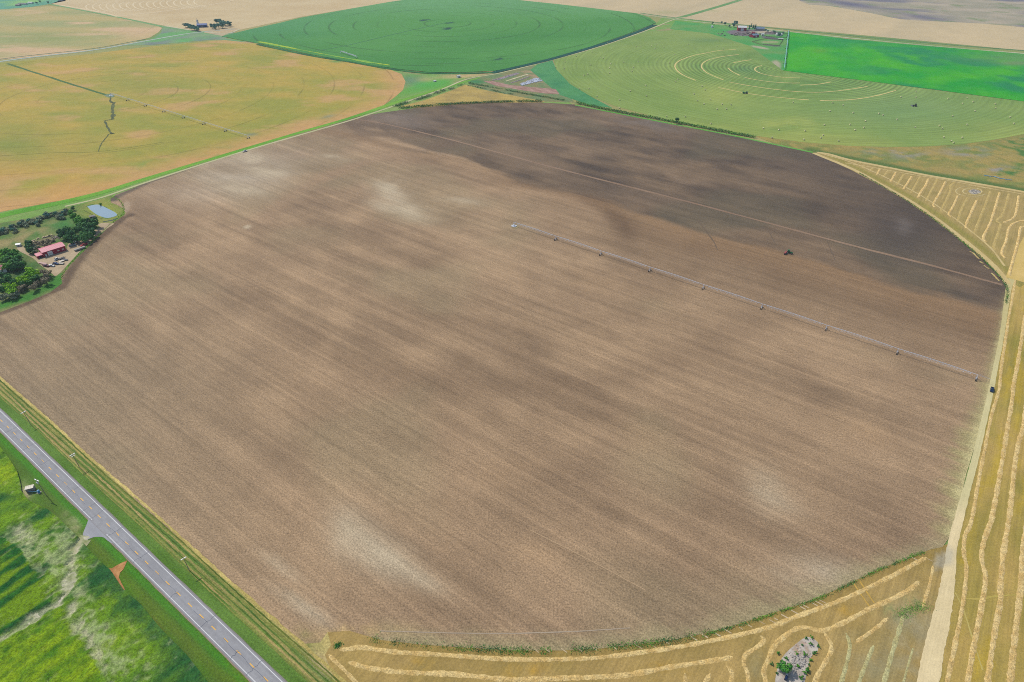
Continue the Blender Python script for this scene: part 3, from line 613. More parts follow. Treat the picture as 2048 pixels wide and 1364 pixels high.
for k_, (oo, ww, c1_, c2_) in enumerate(((9.6, .5, (150, 152, 84), (112, 132, 60)), (10.9, .8, (176, 160, 104), (140, 146, 80)), (12.2, .5, (86, 114, 50), (104, 126, 60)), (13.2, .9, (180, 162, 108), (150, 150, 88)), (14.4, .6, (80, 110, 48), (100, 124, 58)), (15.6, .8, (172, 160, 98), (134, 140, 74)), (16.7, .6, (84, 104, 42), (110, 120, 56)), (18.1, 1.3, (216, 196, 128), (186, 170, 104)))):
    pts_ = []
    for s_ in np.linspace(-420, 200, 240):
        oe = oo + (hs(*P(-350, 338)[:2])[1] * 0) + .25 * math.sin(s_ * .05 + k_) + (s_ + 60) * .004 * (oo / 18)
        pts_.append(tuple(hp(s_, oe)))
    ribbon('mown_strip', pts_, ww, .10, noisy(c1_, c2_, 7, 440 + k_, 3, TILL, 4), M_verge, n=1, world=True, jitter=.5)
M_asph = field_mat('asphalt', fine=(2.5, .06), mid=(.2, .04), streak=[(-36.2, .01, .8, .05)], bump=.15, rough=.85)
def c_as(x, y, u, v):
    s, o = hs(x, y); c = mix(S(160, 161, 165), S(171, 172, 176), ct(vn(x, y, 12, 421), 2))
    c = mix(c, S(150, 148, 152), sm(np.abs(o), 3.75, 4.1)); c = mix(c, S(148, 149, 154), .7 * np.exp(-((np.abs(np.abs(o) - 1.8) - .8) / .35) ** 2)); return mix(c, S(150, 150, 154), .6 * sm(vn(s, o * 3, 5, 423, 2), .62, .75))
field('road', [tuple(hp(a, b)) for a, b in ((-420, -4.3), (420, -4.3), (420, 4.3), (-420, 4.3))], .14, c_as, M_asph, .9, world=True)
M_wp = solid('white_road_paint', S(226, 228, 230) * 1.0, .08, 1.0, .7); M_yp = solid('yellow_road_paint', S(245, 190, 80), .15, 2.0, .7)
def strip(name, quads, z, mat, **kw):
    mb = MB()
    for q in quads: mb.add([(p[0], p[1], z) for p in q], [(0, 1, 2, 3)])
    o = mb.build(name, mat); tag(o, kind='structure'); return o
def hq(s0, s1, o0, o1): return [hp(s0, o0), hp(s1, o0), hp(s1, o1), hp(s0, o1)]
ap0, ap1 = (float(hs(*P(184, 1040)[:2])[0]), float(hs(*P(210, 1068)[:2])[0]))
strip('road_marking', [hq(-420, 420, 3.24, 3.54)], .144, M_wp)
strip('road_marking', [hq(-420, ap0, -3.54, -3.24), hq(ap1 + 1, 420, -3.54, -3.24)], .144, M_wp)
s0 = float(hs(*P(215, 1051)[:2])[0])
strip('road_marking', [hq(s0 - 3.2 / 2 + 9.6 * k, s0 + 3.4 / 2 + 9.6 * k, -.19, .19) for k in range(-43, 44)], .144, M_yp)
M_tar = solid('tar', S(84, 90, 106), .1, 2, .6)
mb = MB(); random.seed(11)
def crack(pts, wd):
    for a, b in zip(pts[:-1], pts[1:]):
        d = np.array(b) - np.array(a); d = d / (np.hypot(*d) + 1e-9); n_ = np.array([-d[1], d[0]]) * wd / 2
        mb.add([(*(a - n_), .147), (*(b - n_), .147), (*(b + n_), .147), (*(a + n_), .147)], [(0, 1, 2, 3)])
for uu, vv in ((20, 861), (52, 897), (88, 926), (142, 984), (175, 1016), (192, 1030), (222, 1069), (282, 1114), (350, 1188), (412, 1247), (505, 1340), (-60, 790), (480, 1300)):
    s_ = float(hs(*P(uu, vv)[:2])[0]); full = uu not in (350, 480)
    crack([hp(s_ + random.uniform(-.5, .5), o) for o in np.linspace(-4.1 if full or random.random() < .5 else 0, 4.1 if full else .6, 7)], .24)
for k in range(-36, 36):
    if random.random() < .8:
        a = k * 11.5; crack([hp(a + t * 11, -.35 + .25 * math.sin(a + t * 4) + random.uniform(-.1, .1)) for t in np.linspace(0, 1, 6)], .16)
tag(mb.build('road_crack', M_tar), kind='structure')
# paved apron of the field entrance
field('road_apron', [(178, 1036), (176, 1042), (173, 1050), (166, 1068), (168, 1074), (175, 1079), (183, 1076), (192, 1074), (207, 1075), (216, 1082), (226, 1086), (206, 1058), (192, 1044)], .13, noisy((172, 174, 180), (160, 162, 168), 4, 431), M_asph, 1.2, smooth=3)
ribbon('gravel_shoulder', [tuple(hp(s_, -4.55)) for s_ in np.linspace(-420, 420, 160)], .6, .12, const(158, 140, 128), M_dirt, n=1, world=True, jitter=.5)
ribbon('gravel_shoulder', [tuple(hp(s_, 4.45)) for s_ in np.linspace(-420, 420, 160)], .5, .12, const(140, 138, 130), M_dirt, n=1, world=True, jitter=.5)

# ---------------------------------------------------------------- the standing crop left of the highway
CROP = [(-160, 760), (0, 893), (20, 920), (35, 943), (41, 962), (45, 985), (60, 1005), (95, 1020), (120, 1040), (142, 1062), (160, 1078), (185, 1108), (207, 1130), (222, 1142), (247, 1180), (282, 1210), (325, 1262), (375, 1312), (414, 1362), (470, 1440), (200, 1500), (-250, 1500), (-350, 1200), (-250, 850)]
TRK = [[(172, 1072), (150, 1100), (142, 1150), (135, 1185), (120, 1205), (60, 1240), (0, 1285), (-80, 1330)], [(140, 1200), (160, 1240), (185, 1290), (210, 1340), (235, 1400)]]
def barepatch(x, y, u, v):
    n = vn(x, y, 7, 501, 4) * .45 + vn(x, y, 1.8, 505, 2, 60, 2.5) * .55
    b_ = 1.1 * blob(u, v, 50, 1075, 26, 20, 40) + blob(u, v, 78, 1140, 16, 20, -15) + blob(u, v, 150, 1090, 20, 26) + 1.2 * blob(u, v, 138, 1175, 20, 26, 20) + .8 * blob(u, v, 150, 1250, 14, 40, -25) + .6 * blob(u, v, 190, 1300, 16, 50, -25) + .5 * blob(u, v, 205, 1215, 10, 12) + .5 * blob(u, v, 290, 1355, 30, 8) + .45 * blob(u, v, 280, 1300, 10, 20, -30)
    d = np.minimum(pdist(x, y, TRK[0]) - 1.5, pdist(x, y, TRK[1]) - .3)
    return np.clip(sm(b_ + (n - .5) * 2.6, .3, .95) * .8 + sm(-d + (n - .5) * 6, -1.6, 1.2) * .9, 0, 1)
def z_crop(x, y):
    u, v = proj(x, y); b_ = barepatch(x, y, u, v)
    return (1.2 + 1.1 * (vn(x, y, 3.0, 511, 4) - .5)) * (1 - b_) + .02
def c_crop(x, y, u, v):
    n = vn(x, y, 9, 521, 4, 54, 3.5); n2 = vn(x, y, 2.6, 523, 3); n5 = vn(x, y, 5, 525, 3)
    k = .5 + .34 * blob(u, v, 70, 1320, 120, 46) + .3 * blob(u, v, 15, 965, 30, 26) - .22 * blob(u, v, 55, 1012, 50, 20, 15) - .42 * blob(u, v, 10, 1115, 54, 36, 20) - .3 * blob(u, v, 60, 1235, 80, 14, -28) + .2 * blob(u, v, 50, 1190, 70, 10, -28) + .12 * blob(u, v, 250, 1290, 70, 70) - .2 * blob(u, v, 205, 1150, 34, 30)
    c = mix(S(40, 96, 44), S(112, 150, 40), sm(k + (n - .5) * .9 + (n5 - .5) * .35, .2, .62))
    c = mix(c, S(150, 176, 40), sm(k + (n - .5) * .8 + (n2 - .5) * .4, .6, .9) * .85)
    c = mix(c, S(150, 172, 110), .6 * np.clip(blob(u, v, 270, 1300, 60, 70, 30) + blob(u, v, 120, 1120, 60, 60) + blob(u, v, 180, 1230, 40, 60), 0, 1) * ct(n2, 3) * ct(n5, 2))
    c = mix(c, S(48, 98, 50), .8 * np.clip(sm(-pdist(x, y, CROP[9:20]) + (n5 - .5) * 8, -9, -2), 0, 1) * (.5 + .7 * ct(n2, 2)))
    pl_ = blob(u, v, 60, 1090, 55, 42) + blob(u, v, 140, 1120, 40, 60) + .9 * blob(u, v, 175, 1240, 34, 60, -20) + .8 * blob(u, v, 215, 1320, 30, 50, -20) + .7 * blob(u, v, 290, 1340, 40, 24)
    c = mix(c, S(168, 182, 128), .8 * sm(pl_ + (n2 - .5) * 1.8 + (n5 - .5) * .8, .35, 1.1))
    bA = [(-150, 1060), (-20, 1070), (12, 1080), (44, 1098), (62, 1130), (92, 1160), (112, 1204), (60, 1233), (0, 1276), (-150, 1350)]
    bB = [(0, 1293), (60, 1249), (106, 1216), (128, 1222), (156, 1262), (182, 1306), (200, 1350), (215, 1420), (-250, 1500), (-250, 1420)]
    ju, jv = u + (n5 - .5) * 16, v + (n2 - .5) * 12
    st_ = vn(x, y, 4.5, 527, 3, 54, 6)
    cA = mix(mix(S(24, 84, 34), S(52, 112, 36), ct(n2, 2)), S(116, 150, 24), sm(st_ + .35 * blob(u, v, 50, 1195, 70, 22, -28) + .2 * blob(u, v, 10, 1150, 20, 20), .52, .78))
    cB = mix(mix(S(82, 128, 22), S(140, 170, 26), ct(st_ * .6 + n2 * .4, 3)), S(186, 196, 84), .5 * sm(n5, .55, .75) * blob(u, v, 110, 1240, 50, 30))
    c = np.where(inside(ju, jv, bA)[:, None], cA, c); c = np.where(inside(ju, jv, bB)[:, None], cB, c)
    c = mix(c, S(200, 198, 168), barepatch(x, y, u, v) ** 1.5 * (.35 + .5 * ct(n2, 2)))
    return c
field('standing_crop', CROP, .10, c_crop, field_mat('broadleaf_crop', fine=(1.1, .4), mid=(.3, .14), streak=[(54, .08, .9, .10)], bump=1.0), .8, zfn=z_crop, kind='stuff', label='tall yellow-green standing crop left of the highway', cat='crop')
ribbon('farm_track', TRK[0], [5, 5.5, 6.5, 6, 4.5, 3.4, 3.2, 3.2], .16, noisy((206, 202, 180), (158, 166, 120), 2.2, 531, 3.5), M_veg, n=12, jitter=.45)
field('farm_track', [(163, 1072), (171, 1081), (182, 1081), (172, 1094), (162, 1112), (150, 1120), (138, 1108), (142, 1090), (155, 1078)], .17, noisy((205, 198, 170), (150, 160, 110), 2.5, 533, 3), M_dirt, 1.2, smooth=2)

# wet zigzag where water stood in the wheat, and the pivot's access lane
DK = const(72, 88, 74)
ribbon('wet_track', [(220, 193), (222, 205), (227, 206), (225, 222), (226, 228), (225, 238), (221, 239), (211, 241), (210, 243), (216, 256), (223, 267), (228, 267), (219, 268), (208, 280), (201, 291), (197, 303)], [2, 4, 4, 5, 3.5, 2.5, 3, 3, 1.6, 1.2, 1.4], .12, noisy((78, 90, 66), (112, 118, 70), 3, 543, 3), M_veg, n=5, jitter=.7)
ribbon('pivot_lane', [(14, 127), (60, 142), (120, 161), (180, 180), (212, 190)], 5, .10, noisy((80, 115, 60), (98, 122, 72), 20, 541), M_veg, n=4, jitter=.3)
ribbon('wheel_track', [(0, 312), (100, 306), (200, 303), (330, 284)], 1.0, .10, const(130, 130, 62), M_veg, n=8, jitter=.5)
ribbon('wheel_track', [(630, 103), (700, 90), (800, 66), (850, 55), (895, 45)], 3.5, .6, const(70, 125, 78), M_far, n=4)
ribbon('wheel_track', [(850, 128), (930, 127), (990, 121), (1024, 117)], 2.5, .6, const(72, 125, 66), M_far, n=4)
# ================================================================ THINGS
# ---------------------------------------------------------------- materials for things
M_straw = field_mat('straw', fine=(1.3, .34), mid=(.35, .14), bump=1.0)
M_steel = solid('galvanised_steel', S(215, 222, 235), .06, 3, .5, 0, .5)
M_white = solid('white_paint', S(232, 234, 234), .05, 2, .4)
M_cream = solid('cream_paint', S(215, 208, 190), .08, 2, .5)
M_grey = solid('grey_metal', S(140, 144, 150), .12, 2, .5, .2)
M_tyre = solid('tyre_rubber', S(40, 40, 42), .1, 4, .8)
M_glass = solid('dark_glass', S(38, 50, 66), .05, 2, .12, 0, .6)
M_wood = solid('weathered_wood', S(122, 102, 82), .2, 3, .9, stretch=(1, 1, .2))
M_lumber = solid('pale_lumber', S(220, 200, 165), .2, 2, .8)
M_redroof = solid('red_metal_roof', S(216, 118, 134), .05, .4, .45, 0, .4)
M_redwall = solid('red_metal_wall', S(160, 20, 52), .08, .6, .55)
M_redpaint = solid('red_paint', S(178, 42, 52), .08, 2, .4)
M_maroon = solid('maroon_paint', S(100, 26, 52), .08, 2, .4)
M_blue = solid('blue_paint', S(46, 82, 132), .08, 2, .35)
M_navy = solid('dark_blue_paint', S(32, 52, 88), .08, 2, .3)
M_green = M_grn = solid('green_paint', S(40, 120, 62), .08, 2, .4)
M_teal = solid('teal_paint', S(160, 215, 225), .1, 2, .5)
M_black = solid('black_paint', S(42, 42, 48), .1, 2, .5)
M_blueroof = solid('blue_metal_roof', S(60, 92, 160), .06, .5, .5)
M_greyroof = solid('grey_blue_roof', S(120, 142, 165), .08, .6, .6)
M_conc = solid('concrete', S(178, 172, 165), .12, 1, .9)
M_bale = solid('hay_bale', S(228, 224, 176), .15, 3, .95, bump=.4)
M_bark = solid('bark', S(96, 82, 66), .2, 3, .95)
M_water = nodes('pond_water')
_, t, b = M_water; b.inputs['Base Color'].default_value = (*S(140, 164, 176), 1); b.inputs['Roughness'].default_value = .12; b.inputs['Specular IOR Level'].default_value = .5  # pale grey-blue base has the sky's reflection put into the colour
_n = t.nodes.new('ShaderNodeBump'); _n.inputs['Strength'].default_value = .08
t.links.new(noise(t, t.nodes.new('ShaderNodeTexCoord').outputs['Object'], 1.2, 3), _n.inputs['Height']); t.links.new(_n.outputs[0], b.inputs['Normal']); M_water = M_water[0]

ORD = 'first second third fourth fifth sixth seventh eighth ninth tenth eleventh twelfth thirteenth fourteenth fifteenth sixteenth seventeenth eighteenth nineteenth twentieth twenty-first'.split()

# ---------------------------------------------------------------- straw windrows
def windrow(pts, width, h, label, col=((232, 208, 158), (212, 184, 128)), z=.05, seed=0, group='straw windrows left by the combine', cat='straw windrow', name='straw_windrow'):
    u_ = spline(np.array(pts, float), 14); g = Gs(u_)
    L = np.r_[0, np.cumsum(np.hypot(*np.diff(g, axis=0).T))]; n = max(4, int(L[-1] / .8))
    s_ = np.linspace(0, L[-1], n); g = np.stack([np.interp(s_, L, g[:, 0]), np.interp(s_, L, g[:, 1])], 1)
    d = np.gradient(g, axis=0); d /= np.linalg.norm(d, axis=1)[:, None] + 1e-9; nn = np.stack([-d[:, 1], d[:, 0]], 1)
    k = 7; V = []
    w_ = width / 2 * (.88 + .28 * (vn(s_, s_ * 0, 3.0, 600 + seed, 3) - .5) * 2 + .08 * rng.uniform(-1, 1, n))
    off = .22 * (vn(s_, s_ * 0 + 9, 16, 640 + seed, 2) - .5) * 2
    endt = np.clip(np.minimum(s_, L[-1] - s_) / 1.5, .45, 1)
    for j in range(k):
        t = j / (k - 1) * 2 - 1
        ed = rng.uniform(-.05, .05, n) * width
        o = t * w_ * endt + off + (ed if j in (0, k - 1) else ed * .4)
        zz = np.maximum(z + .005 + h * (1 - abs(t) ** 2.2) * (1 + .25 * rng.uniform(-1, 1, n)) * endt, z + .006) if 0 < j < k - 1 else np.full(n, z + .004)
        V.append(np.column_stack([g + nn * o[:, None], zz]))
    V = np.concatenate(V); fs = [(j * n + i, j * n + i + 1, (j + 1) * n + i + 1, (j + 1) * n + i) for j in range(k - 1) for i in range(n - 1)]
    me = bpy.data.meshes.new(name); me.from_pydata(V.tolist(), [], fs)
    if me.polygons[0].normal.z < 0: me.flip_normals()
    c = mix(S(*col[0]), S(*col[1]), ct(vn(V[:, 0], V[:, 1], 2.2, 660, 3), 2.5))
    at = me.color_attributes.new('Col', 'FLOAT_COLOR', 'POINT'); at.data.foreach_set('color', np.column_stack([c, np.ones(len(V))]).astype(np.float32).ravel())
    o = link(name, me, M_straw); return tag(o, label, cat, group)
B = ((236, 210, 150), (218, 186, 122)); FT = ((208, 186, 124), (198, 174, 110)); GP = ((205, 200, 148), (192, 182, 128))
WR = [
 ([(679, 1300), (700, 1298), (724, 1295), (787, 1304), (887, 1310), (1024, 1319), (1099, 1319), (1199, 1315), (1324, 1299), (1424, 1281), (1536, 1256), (1586, 1236), (1686, 1199), (1786, 1151), (1853, 1115)], 2.5, .5, 'longest straw windrow, following the curved bottom edge of the bare field', B),
 ([(697, 1324), (737, 1336), (812, 1345), (912, 1349), (1024, 1359), (1149, 1356), (1249, 1351), (1349, 1333), (1466, 1315)], 2.7, .5, 'thick straw windrow just below the longest curved windrow', B),
 ([(657, 1309), (672, 1325), (687, 1339), (712, 1366), (745, 1410)], 2.0, .45, 'short straight straw windrow beside the highway verge at the bottom corner', B),
 ([(1454, 1331), (1464, 1346), (1461, 1366), (1454, 1400)], 2.3, .4, 'stubby straw windrow ending below the tip of the thick curved windrow', B),
 ([(1421, 1347), (1409, 1366), (1392, 1395)], 2.2, .4, 'stubby slanting straw windrow at the bottom edge left of the looping row', B),
 ([(1370, 1346), (1371, 1366), (1368, 1395)], 1.8, .35, 'leftmost of the short straw stubs at the bottom edge', B),
 ([(1521, 1271), (1528, 1281), (1511, 1296), (1491, 1309), (1487, 1326), (1494, 1346), (1497, 1366), (1500, 1400)], 2.1, .4, 'hooked straw windrow curling away from the longest curved windrow', B),
 ([(1528, 1400), (1531, 1364), (1527, 1343), (1536, 1319), (1551, 1289), (1586, 1261), (1611, 1254), (1643, 1261), (1686, 1246), (1748, 1214), (1811, 1184), (1838, 1163)], 2.5, .45, 'straw windrow looping over the top of the rock pile and running up right', B),
 ([(1648, 1264), (1663, 1294), (1651, 1324), (1636, 1349), (1627, 1372), (1612, 1400)], 2.3, .45, 'straw windrow passing close by the right side of the rock pile', B),
 ([(1692, 1266), (1700, 1289), (1697, 1312), (1691, 1336), (1683, 1364), (1674, 1392)], 2.0, .3, 'pale greenish bent windrow second to the right of the rock pile', GP),
 ([(1711, 1285), (1748, 1259), (1776, 1236)], 2.0, .35, 'short slanting straw windrow with its lower end near the bent greenish row', B),
 ([(1747, 1291), (1731, 1329), (1718, 1364), (1708, 1395)], 1.9, .3, 'short pale windrow between the bent greenish row and the long greenish row', GP),
 ([(1806, 1231), (1797, 1265), (1786, 1299), (1768, 1364), (1760, 1395)], 2.1, .3, 'long pale greenish windrow starting at the weedy patch', GP),
 ([(1866, 1131), (1862, 1155), (1858, 1174), (1850, 1200), (1846, 1216)], 1.6, .25, 'narrow broken windrow just left of the bend in the pale dirt track', B),
 ([(1826, 1296), (1818, 1322), (1811, 1349), (1803, 1380)], 1.1, .12, 'faint thin windrow nearest the left side of the pale dirt track', GP),
 ([(2030, 560), (2024, 600), (2016, 645), (2011, 680), (2003, 730), (1998, 780), (1983, 830), (1971, 892), (1958, 955), (1948, 1015), (1941, 1049), (1930, 1074), (1928, 1111), (1933, 1136), (1927, 1199), (1913, 1274), (1896, 1359), (1888, 1400)], 2.2, .4, 'straw windrow running right alongside the pale dirt track', B),
 ([(2050, 630), (2043, 680), (2036, 725), (2026, 775), (2026, 790), (2016, 850), (2003, 930), (1988, 1015), (1983, 1039), (1967, 1086), (1963, 1119), (1971, 1159), (1961, 1224), (1948, 1286), (1936, 1359), (1928, 1400)], 2.8, .5, 'second straw windrow counting rightward from the pale dirt track', B),
 ([(2056, 780), (2048, 845), (2036, 892), (2028, 942), (2021, 1015), (2016, 1049), (2006, 1111), (2001, 1174), (2001, 1204), (1986, 1286), (1976, 1359), (1970, 1400)], 2.9, .5, 'third straw windrow counting rightward from the pale dirt track', B),
 ([(2058, 1030), (2046, 1099), (2041, 1174), (2031, 1261), (2021, 1359), (2015, 1400)], 3.0, .5, 'fourth straw windrow from the pale dirt track, at the right edge of the view', B)]
for i, (pl, wd, h, lb, cc) in enumerate(WR): windrow(pl, wd * .94, h * .26, lb, cc, seed=i, z=.05 + .0009 * i)
def cv(l): return [(1700 + a / 5.885, 280 + b / 5.885) for a, b in l]
TRI = [(cv([(165, 310), (145, 335)]), 0), (cv([(265, 325), (240, 360)]), 0), (cv([(355, 340), (318, 412)]), 1), (cv([(455, 350), (398, 430)]), 0), (cv([(542, 380), (480, 495)]), 1), (cv([(635, 400), (550, 530)]), 0),
       (cv([(732, 425), (690, 490), (628, 585)]), 1), (cv([(830, 425), (720, 625)]), 0), (cv([(925, 455), (890, 540), (850, 590), (800, 682)]), 1), (cv([(1035, 455), (960, 590), (890, 720)]), 0),
       (cv([(1128, 490), (1060, 620), (985, 750), (1000, 795)]), 1), (cv([(1235, 495), (1180, 545), (1175, 620), (1070, 835)]), 0), (cv([(1272, 655), (1220, 770), (1165, 870), (1190, 905)]), 1), (cv([(1385, 675), (1310, 820), (1265, 965)]), 0),
       (cv([(1495, 710), (1430, 850), (1365, 1010), (1385, 1045)]), 1), ([(1981, 382), (1972, 406), (1948, 467)], 0), ([(1999.7, 385), (1983, 440), (1967, 475), (1973, 484)], 1), ([(2018, 387), (2006, 427), (1994, 441), (2001, 448), (1998, 460), (1988, 490), (1990, 500)], 0),
       ([(2038, 391), (2030, 432), (2007, 446)], 1), ([(2075, 436), (2048, 441), (2029, 446), (2018, 457), (2013, 480), (2004, 505), (2011, 517)], 1), ([(2070, 450), (2048, 453), (2041, 458), (2035, 490), (2021, 540), (2020, 552)], 1)]
for i, (pl, bold) in enumerate(TRI):
    windrow(pl, 3.0 if bold else 2.6, .4 if bold else .1, '%s %s straw windrow counting from the left tip of the triangular stubble corner' % (ORD[i], 'bold' if bold else 'faint'), B if bold else FT, z=.065 + .001 * (i % 7), seed=30 + i, group='straw windrows across the triangular stubble corner')
def ell(cu, cv_, a, b_, t0, t1): return [(cu + a * math.cos(R(t)), cv_ + b_ * math.sin(R(t))) for t in np.linspace(t0, t1, 14)]
windrow(ell(1944, 382.5, 32, 10.5, -30, -330), 1.8, .2, 'outer oval straw windrow round the grey rock pile in the triangular corner', ((216, 198, 146), (200, 180, 124)), seed=60, z=.07)
windrow(ell(1945, 382.8, 19, 6.6, 0, -360), 2.2, .2, 'inner oval straw windrow hugging the grey rock pile in the triangular corner', ((216, 198, 146), (200, 180, 124)), seed=61, z=.07)
# small straw dashes spilled at the edge of the field
mb = MB()
for uu, vv in ((1860, 1120), (1828, 1117), (1645, 1203), (1638, 1206), (1630, 1209), (1612, 1213), (1606, 1216), (1589, 1224), (1570, 1233), (1552, 1238), (1545, 1243), (1524, 1245), (1500, 1252), (1482, 1257), (1455, 1262), (1435, 1269), (1410, 1272), (1388, 1277), (1335, 1286), (1305, 1291), (1277, 1293), (1248, 1294), (1228, 1295), (1190, 1298), (1160, 1300), (1128, 1301), (1095, 1301), (1072, 1301)):
    a = P(uu, vv); d = Vector((math.cos(R(-36)), math.sin(R(-36)), 0)); l = random.uniform(.8, 2.0); n_ = Vector((-d.y, d.x, 0)) * random.uniform(.15, .3)
    p0, p1 = a - d * l, a + d * l
    for q0, q1 in ((p0, p1),):
        mb.add([(q0.x - n_.x, q0.y - n_.y, .06), (q1.x - n_.x, q1.y - n_.y, .06), (q1.x + n_.x, q1.y + n_.y, .06), (q0.x + n_.x, q0.y + n_.y, .06), (q0.x, q0.y, .25), (q1.x, q1.y, .25)], [(0, 1, 5, 4), (3, 4, 5, 2), (0, 4, 3), (1, 2, 5)])
tag(mb.build('spilled_straw', M_lumber), 'little wisps of spilled straw along the curved bottom edge', 'straw', kind='stuff')
for i, pl in enumerate(([(1886 + 16, 456), (1905, 461), (1922, 473)], [(1939, 503), (1946, 506), (1958, 518)], [(1960, 523), (1966, 527)], [(1968, 531), (1978, 538)], [(1982, 546), (1990, 553), (1998, 562)])):
    ribbon('spilled_straw', pl, 1.6, .12, noisy((215, 200, 135), (190, 165, 110), 3, 671), M_dirt, n=5, jitter=.6)
for a, b_ in (((1708, 1168), (1738, 1212)), ((1720, 1163), (1748, 1206))):
    ribbon('wheel_track', [a, ((a[0] + b_[0]) / 2, (a[1] + b_[1]) / 2 + .5), b_], .7, .07, const(205, 170, 90), M_dirt, n=6, jitter=.3)
ribbon('wheel_track', [(1906, 1178), (1925, 1215), (1946, 1280), (1965, 1340)], .6, .056, const(196, 180, 110), M_dirt, n=8, jitter=.3)
ribbon('wheel_track', [(1930, 1197), (1960, 1198), (1995, 1192), (2030, 1190)], .8, .056, const(190, 172, 96), M_dirt, n=8, jitter=.5)

# ---------------------------------------------------------------- plants
def crown_mesh(name, h, r, n, lobes, seed, leaf=.55, base=.25, shape='round'):
    g = np.random.default_rng(seed); V = []; Fc = []
    lb = []
    for i in range(lobes):
        a = g.uniform(0, 2 * math.pi); q = g.uniform(.15, .75) * r
        zc = h * (base + (1 - base) * g.uniform(.15, .8))
        if shape == 'cone': q = .45 * r * (1 - (zc / h)); 
        lb.append((q * math.cos(a), q * math.sin(a), zc, r * g.uniform(.32, .55) * (1.15 - .5 * zc / h if shape != 'cone' else max(.15, 1.25 - 1.2 * zc / h))))
    for i in range(n):
        cx, cy, cz, cr_ = lb[g.integers(len(lb))]
        d = g.normal(size=3); d /= np.linalg.norm(d); rad = cr_ * g.uniform(.62, 1.08)
        p = np.array([cx, cy, cz]) + d * rad * np.array([1, 1, .85]); p[2] = max(p[2], .15)
        nrm = d + g.normal(size=3) * .45; nrm /= np.linalg.norm(nrm); t1 = np.cross(nrm, g.normal(size=3)); t1 /= np.linalg.norm(t1); t2 = np.cross(nrm, t1)
        s1, s2 = leaf * g.uniform(.6, 1.4), leaf * g.uniform(.4, 1.0); b0 = len(V)
        V += [p - t1 * s1, p + t2 * s2, p + t1 * s1, p - t2 * s2]; Fc.append((b0, b0 + 1, b0 + 2, b0 + 3))
    me = bpy.data.meshes.new(name); me.from_pydata([tuple(map(float, v)) for v in V], [], Fc); me.update(); return me
LEAF = dict(dark=leaf_mat('dark_leaves', S(38, 86, 48), S(86, 132, 66)), mid=leaf_mat('green_leaves', S(40, 100, 40), S(96, 150, 52)), lime=leaf_mat('lime_leaves', S(84, 140, 30), S(150, 190, 50)),
            grey=leaf_mat('grey_brown_leaves', S(110, 104, 84), S(156, 146, 118)), blue=leaf_mat('blue_green_leaves', S(54, 100, 96), S(92, 138, 112)), sage=leaf_mat('sage_leaves', S(100, 116, 92), S(136, 142, 112)))
PROTO = {}
def trunk_mesh(h, r):
    mb = MB(); mb.tube((0, 0, -.1), (0.1, 0, h * .45), r, r * .6, 7)
    for k in range(4):
        a = k * 1.6 + .4; mb.tube((.05, 0, h * (.28 + .05 * k)), (math.cos(a) * h * .2, math.sin(a) * h * .2, h * (.6 + .04 * k)), r * .45, r * .15, 5)
    me = bpy.data.meshes.new('trunk'); me.from_pydata(mb.v, [], mb.f); me.materials.append(M_bark); return me
def get_proto(kind, shape, var):
    key = (kind, shape, var)
    if key not in PROTO:
        hh, rr, n, lo = {'round': (9, 4.2, 1300, 13), 'shrub': (3.2, 2.3, 520, 6), 'cone': (12, 2.8, 900, 16)}[shape]
        cm = crown_mesh('crown', hh, rr, n, lo, 700 + var * 13 + len(PROTO), .5 if shape != 'shrub' else .32, .2 if shape == 'round' else .05, shape)
        cm.materials.append(LEAF[kind]); PROTO[key] = (cm, trunk_mesh(hh, .24 if shape != 'shrub' else .08), hh)
    return PROTO[key]
def tree(u, v, h, kind, shape, label, group=None, var=None, name=None, cat=None, wide=1.0):
    """(u, v): middle of the crown on the photo"""
    p = P(u, v, h * .5); cm, tm, hh = get_proto(kind, shape, random.randint(0, 2) if var is None else var); s_ = h / hh
    nm = name or ('shrub' if shape == 'shrub' else 'spruce_tree' if shape == 'cone' else 'tree')
    e = empty(nm, (p.x, p.y, .02), random.uniform(0, 6.28), label, cat or ('shrub' if shape == 'shrub' else 'tree'), group); e.scale = (s_ * wide, s_ * wide, s_)
    c = bpy.data.objects.new('crown', cm); COL.objects.link(c); c.parent = e
    t_ = bpy.data.objects.new('trunk', tm); COL.objects.link(t_); t_.parent = e
    return e
def many(lst, kind, shape, label, group, hr, wide=1.0, ox=0, oy=0, sc=1.0):
    if oy == 340 and shape == 'round': wide *= 1.06
    for q in lst: tree(ox + q[0] / sc, oy + q[1] / sc, random.uniform(*hr) if len(q) < 3 else q[2], kind, shape, label, group, wide=wide * random.uniform(.9, 1.15))
F1 = dict(ox=0, oy=340, sc=4.547)
many([(600, 560), (650, 590), (715, 545), (780, 560), (830, 520), (800, 480), (745, 600), (690, 625), (630, 630), (840, 570), (570, 580), (760, 520), (820, 600), (770, 620), (850, 480)], 'dark', 'round', 'dark green tree in the dense grove between the pond and the red barn', 'trees of the grove behind the red barn', (8, 11), 1.0, **F1)
many([(700, 450), (665, 425), (740, 470), (720, 500), (640, 395)], 'mid', 'round', 'mid green tree at the top of the grove, beside the grassy clearing', 'upper trees of the grove', (7, 9), 1.0, **F1)
tree(665 / 4.547, 340 + 348 / 4.547, 5, 'dark', 'round', 'small lone dark green tree between the farm lane and the pond')
many([(60, 745), (105, 765), (45, 800), (110, 835), (150, 800), (60, 870), (20, 830), (130, 760), (160, 850), (30, 760)], 'mid', 'round', 'green tree in the dark clump behind the red-roofed house', 'trees of the clump behind the red-roofed house', (7, 10), 1.0, **F1)
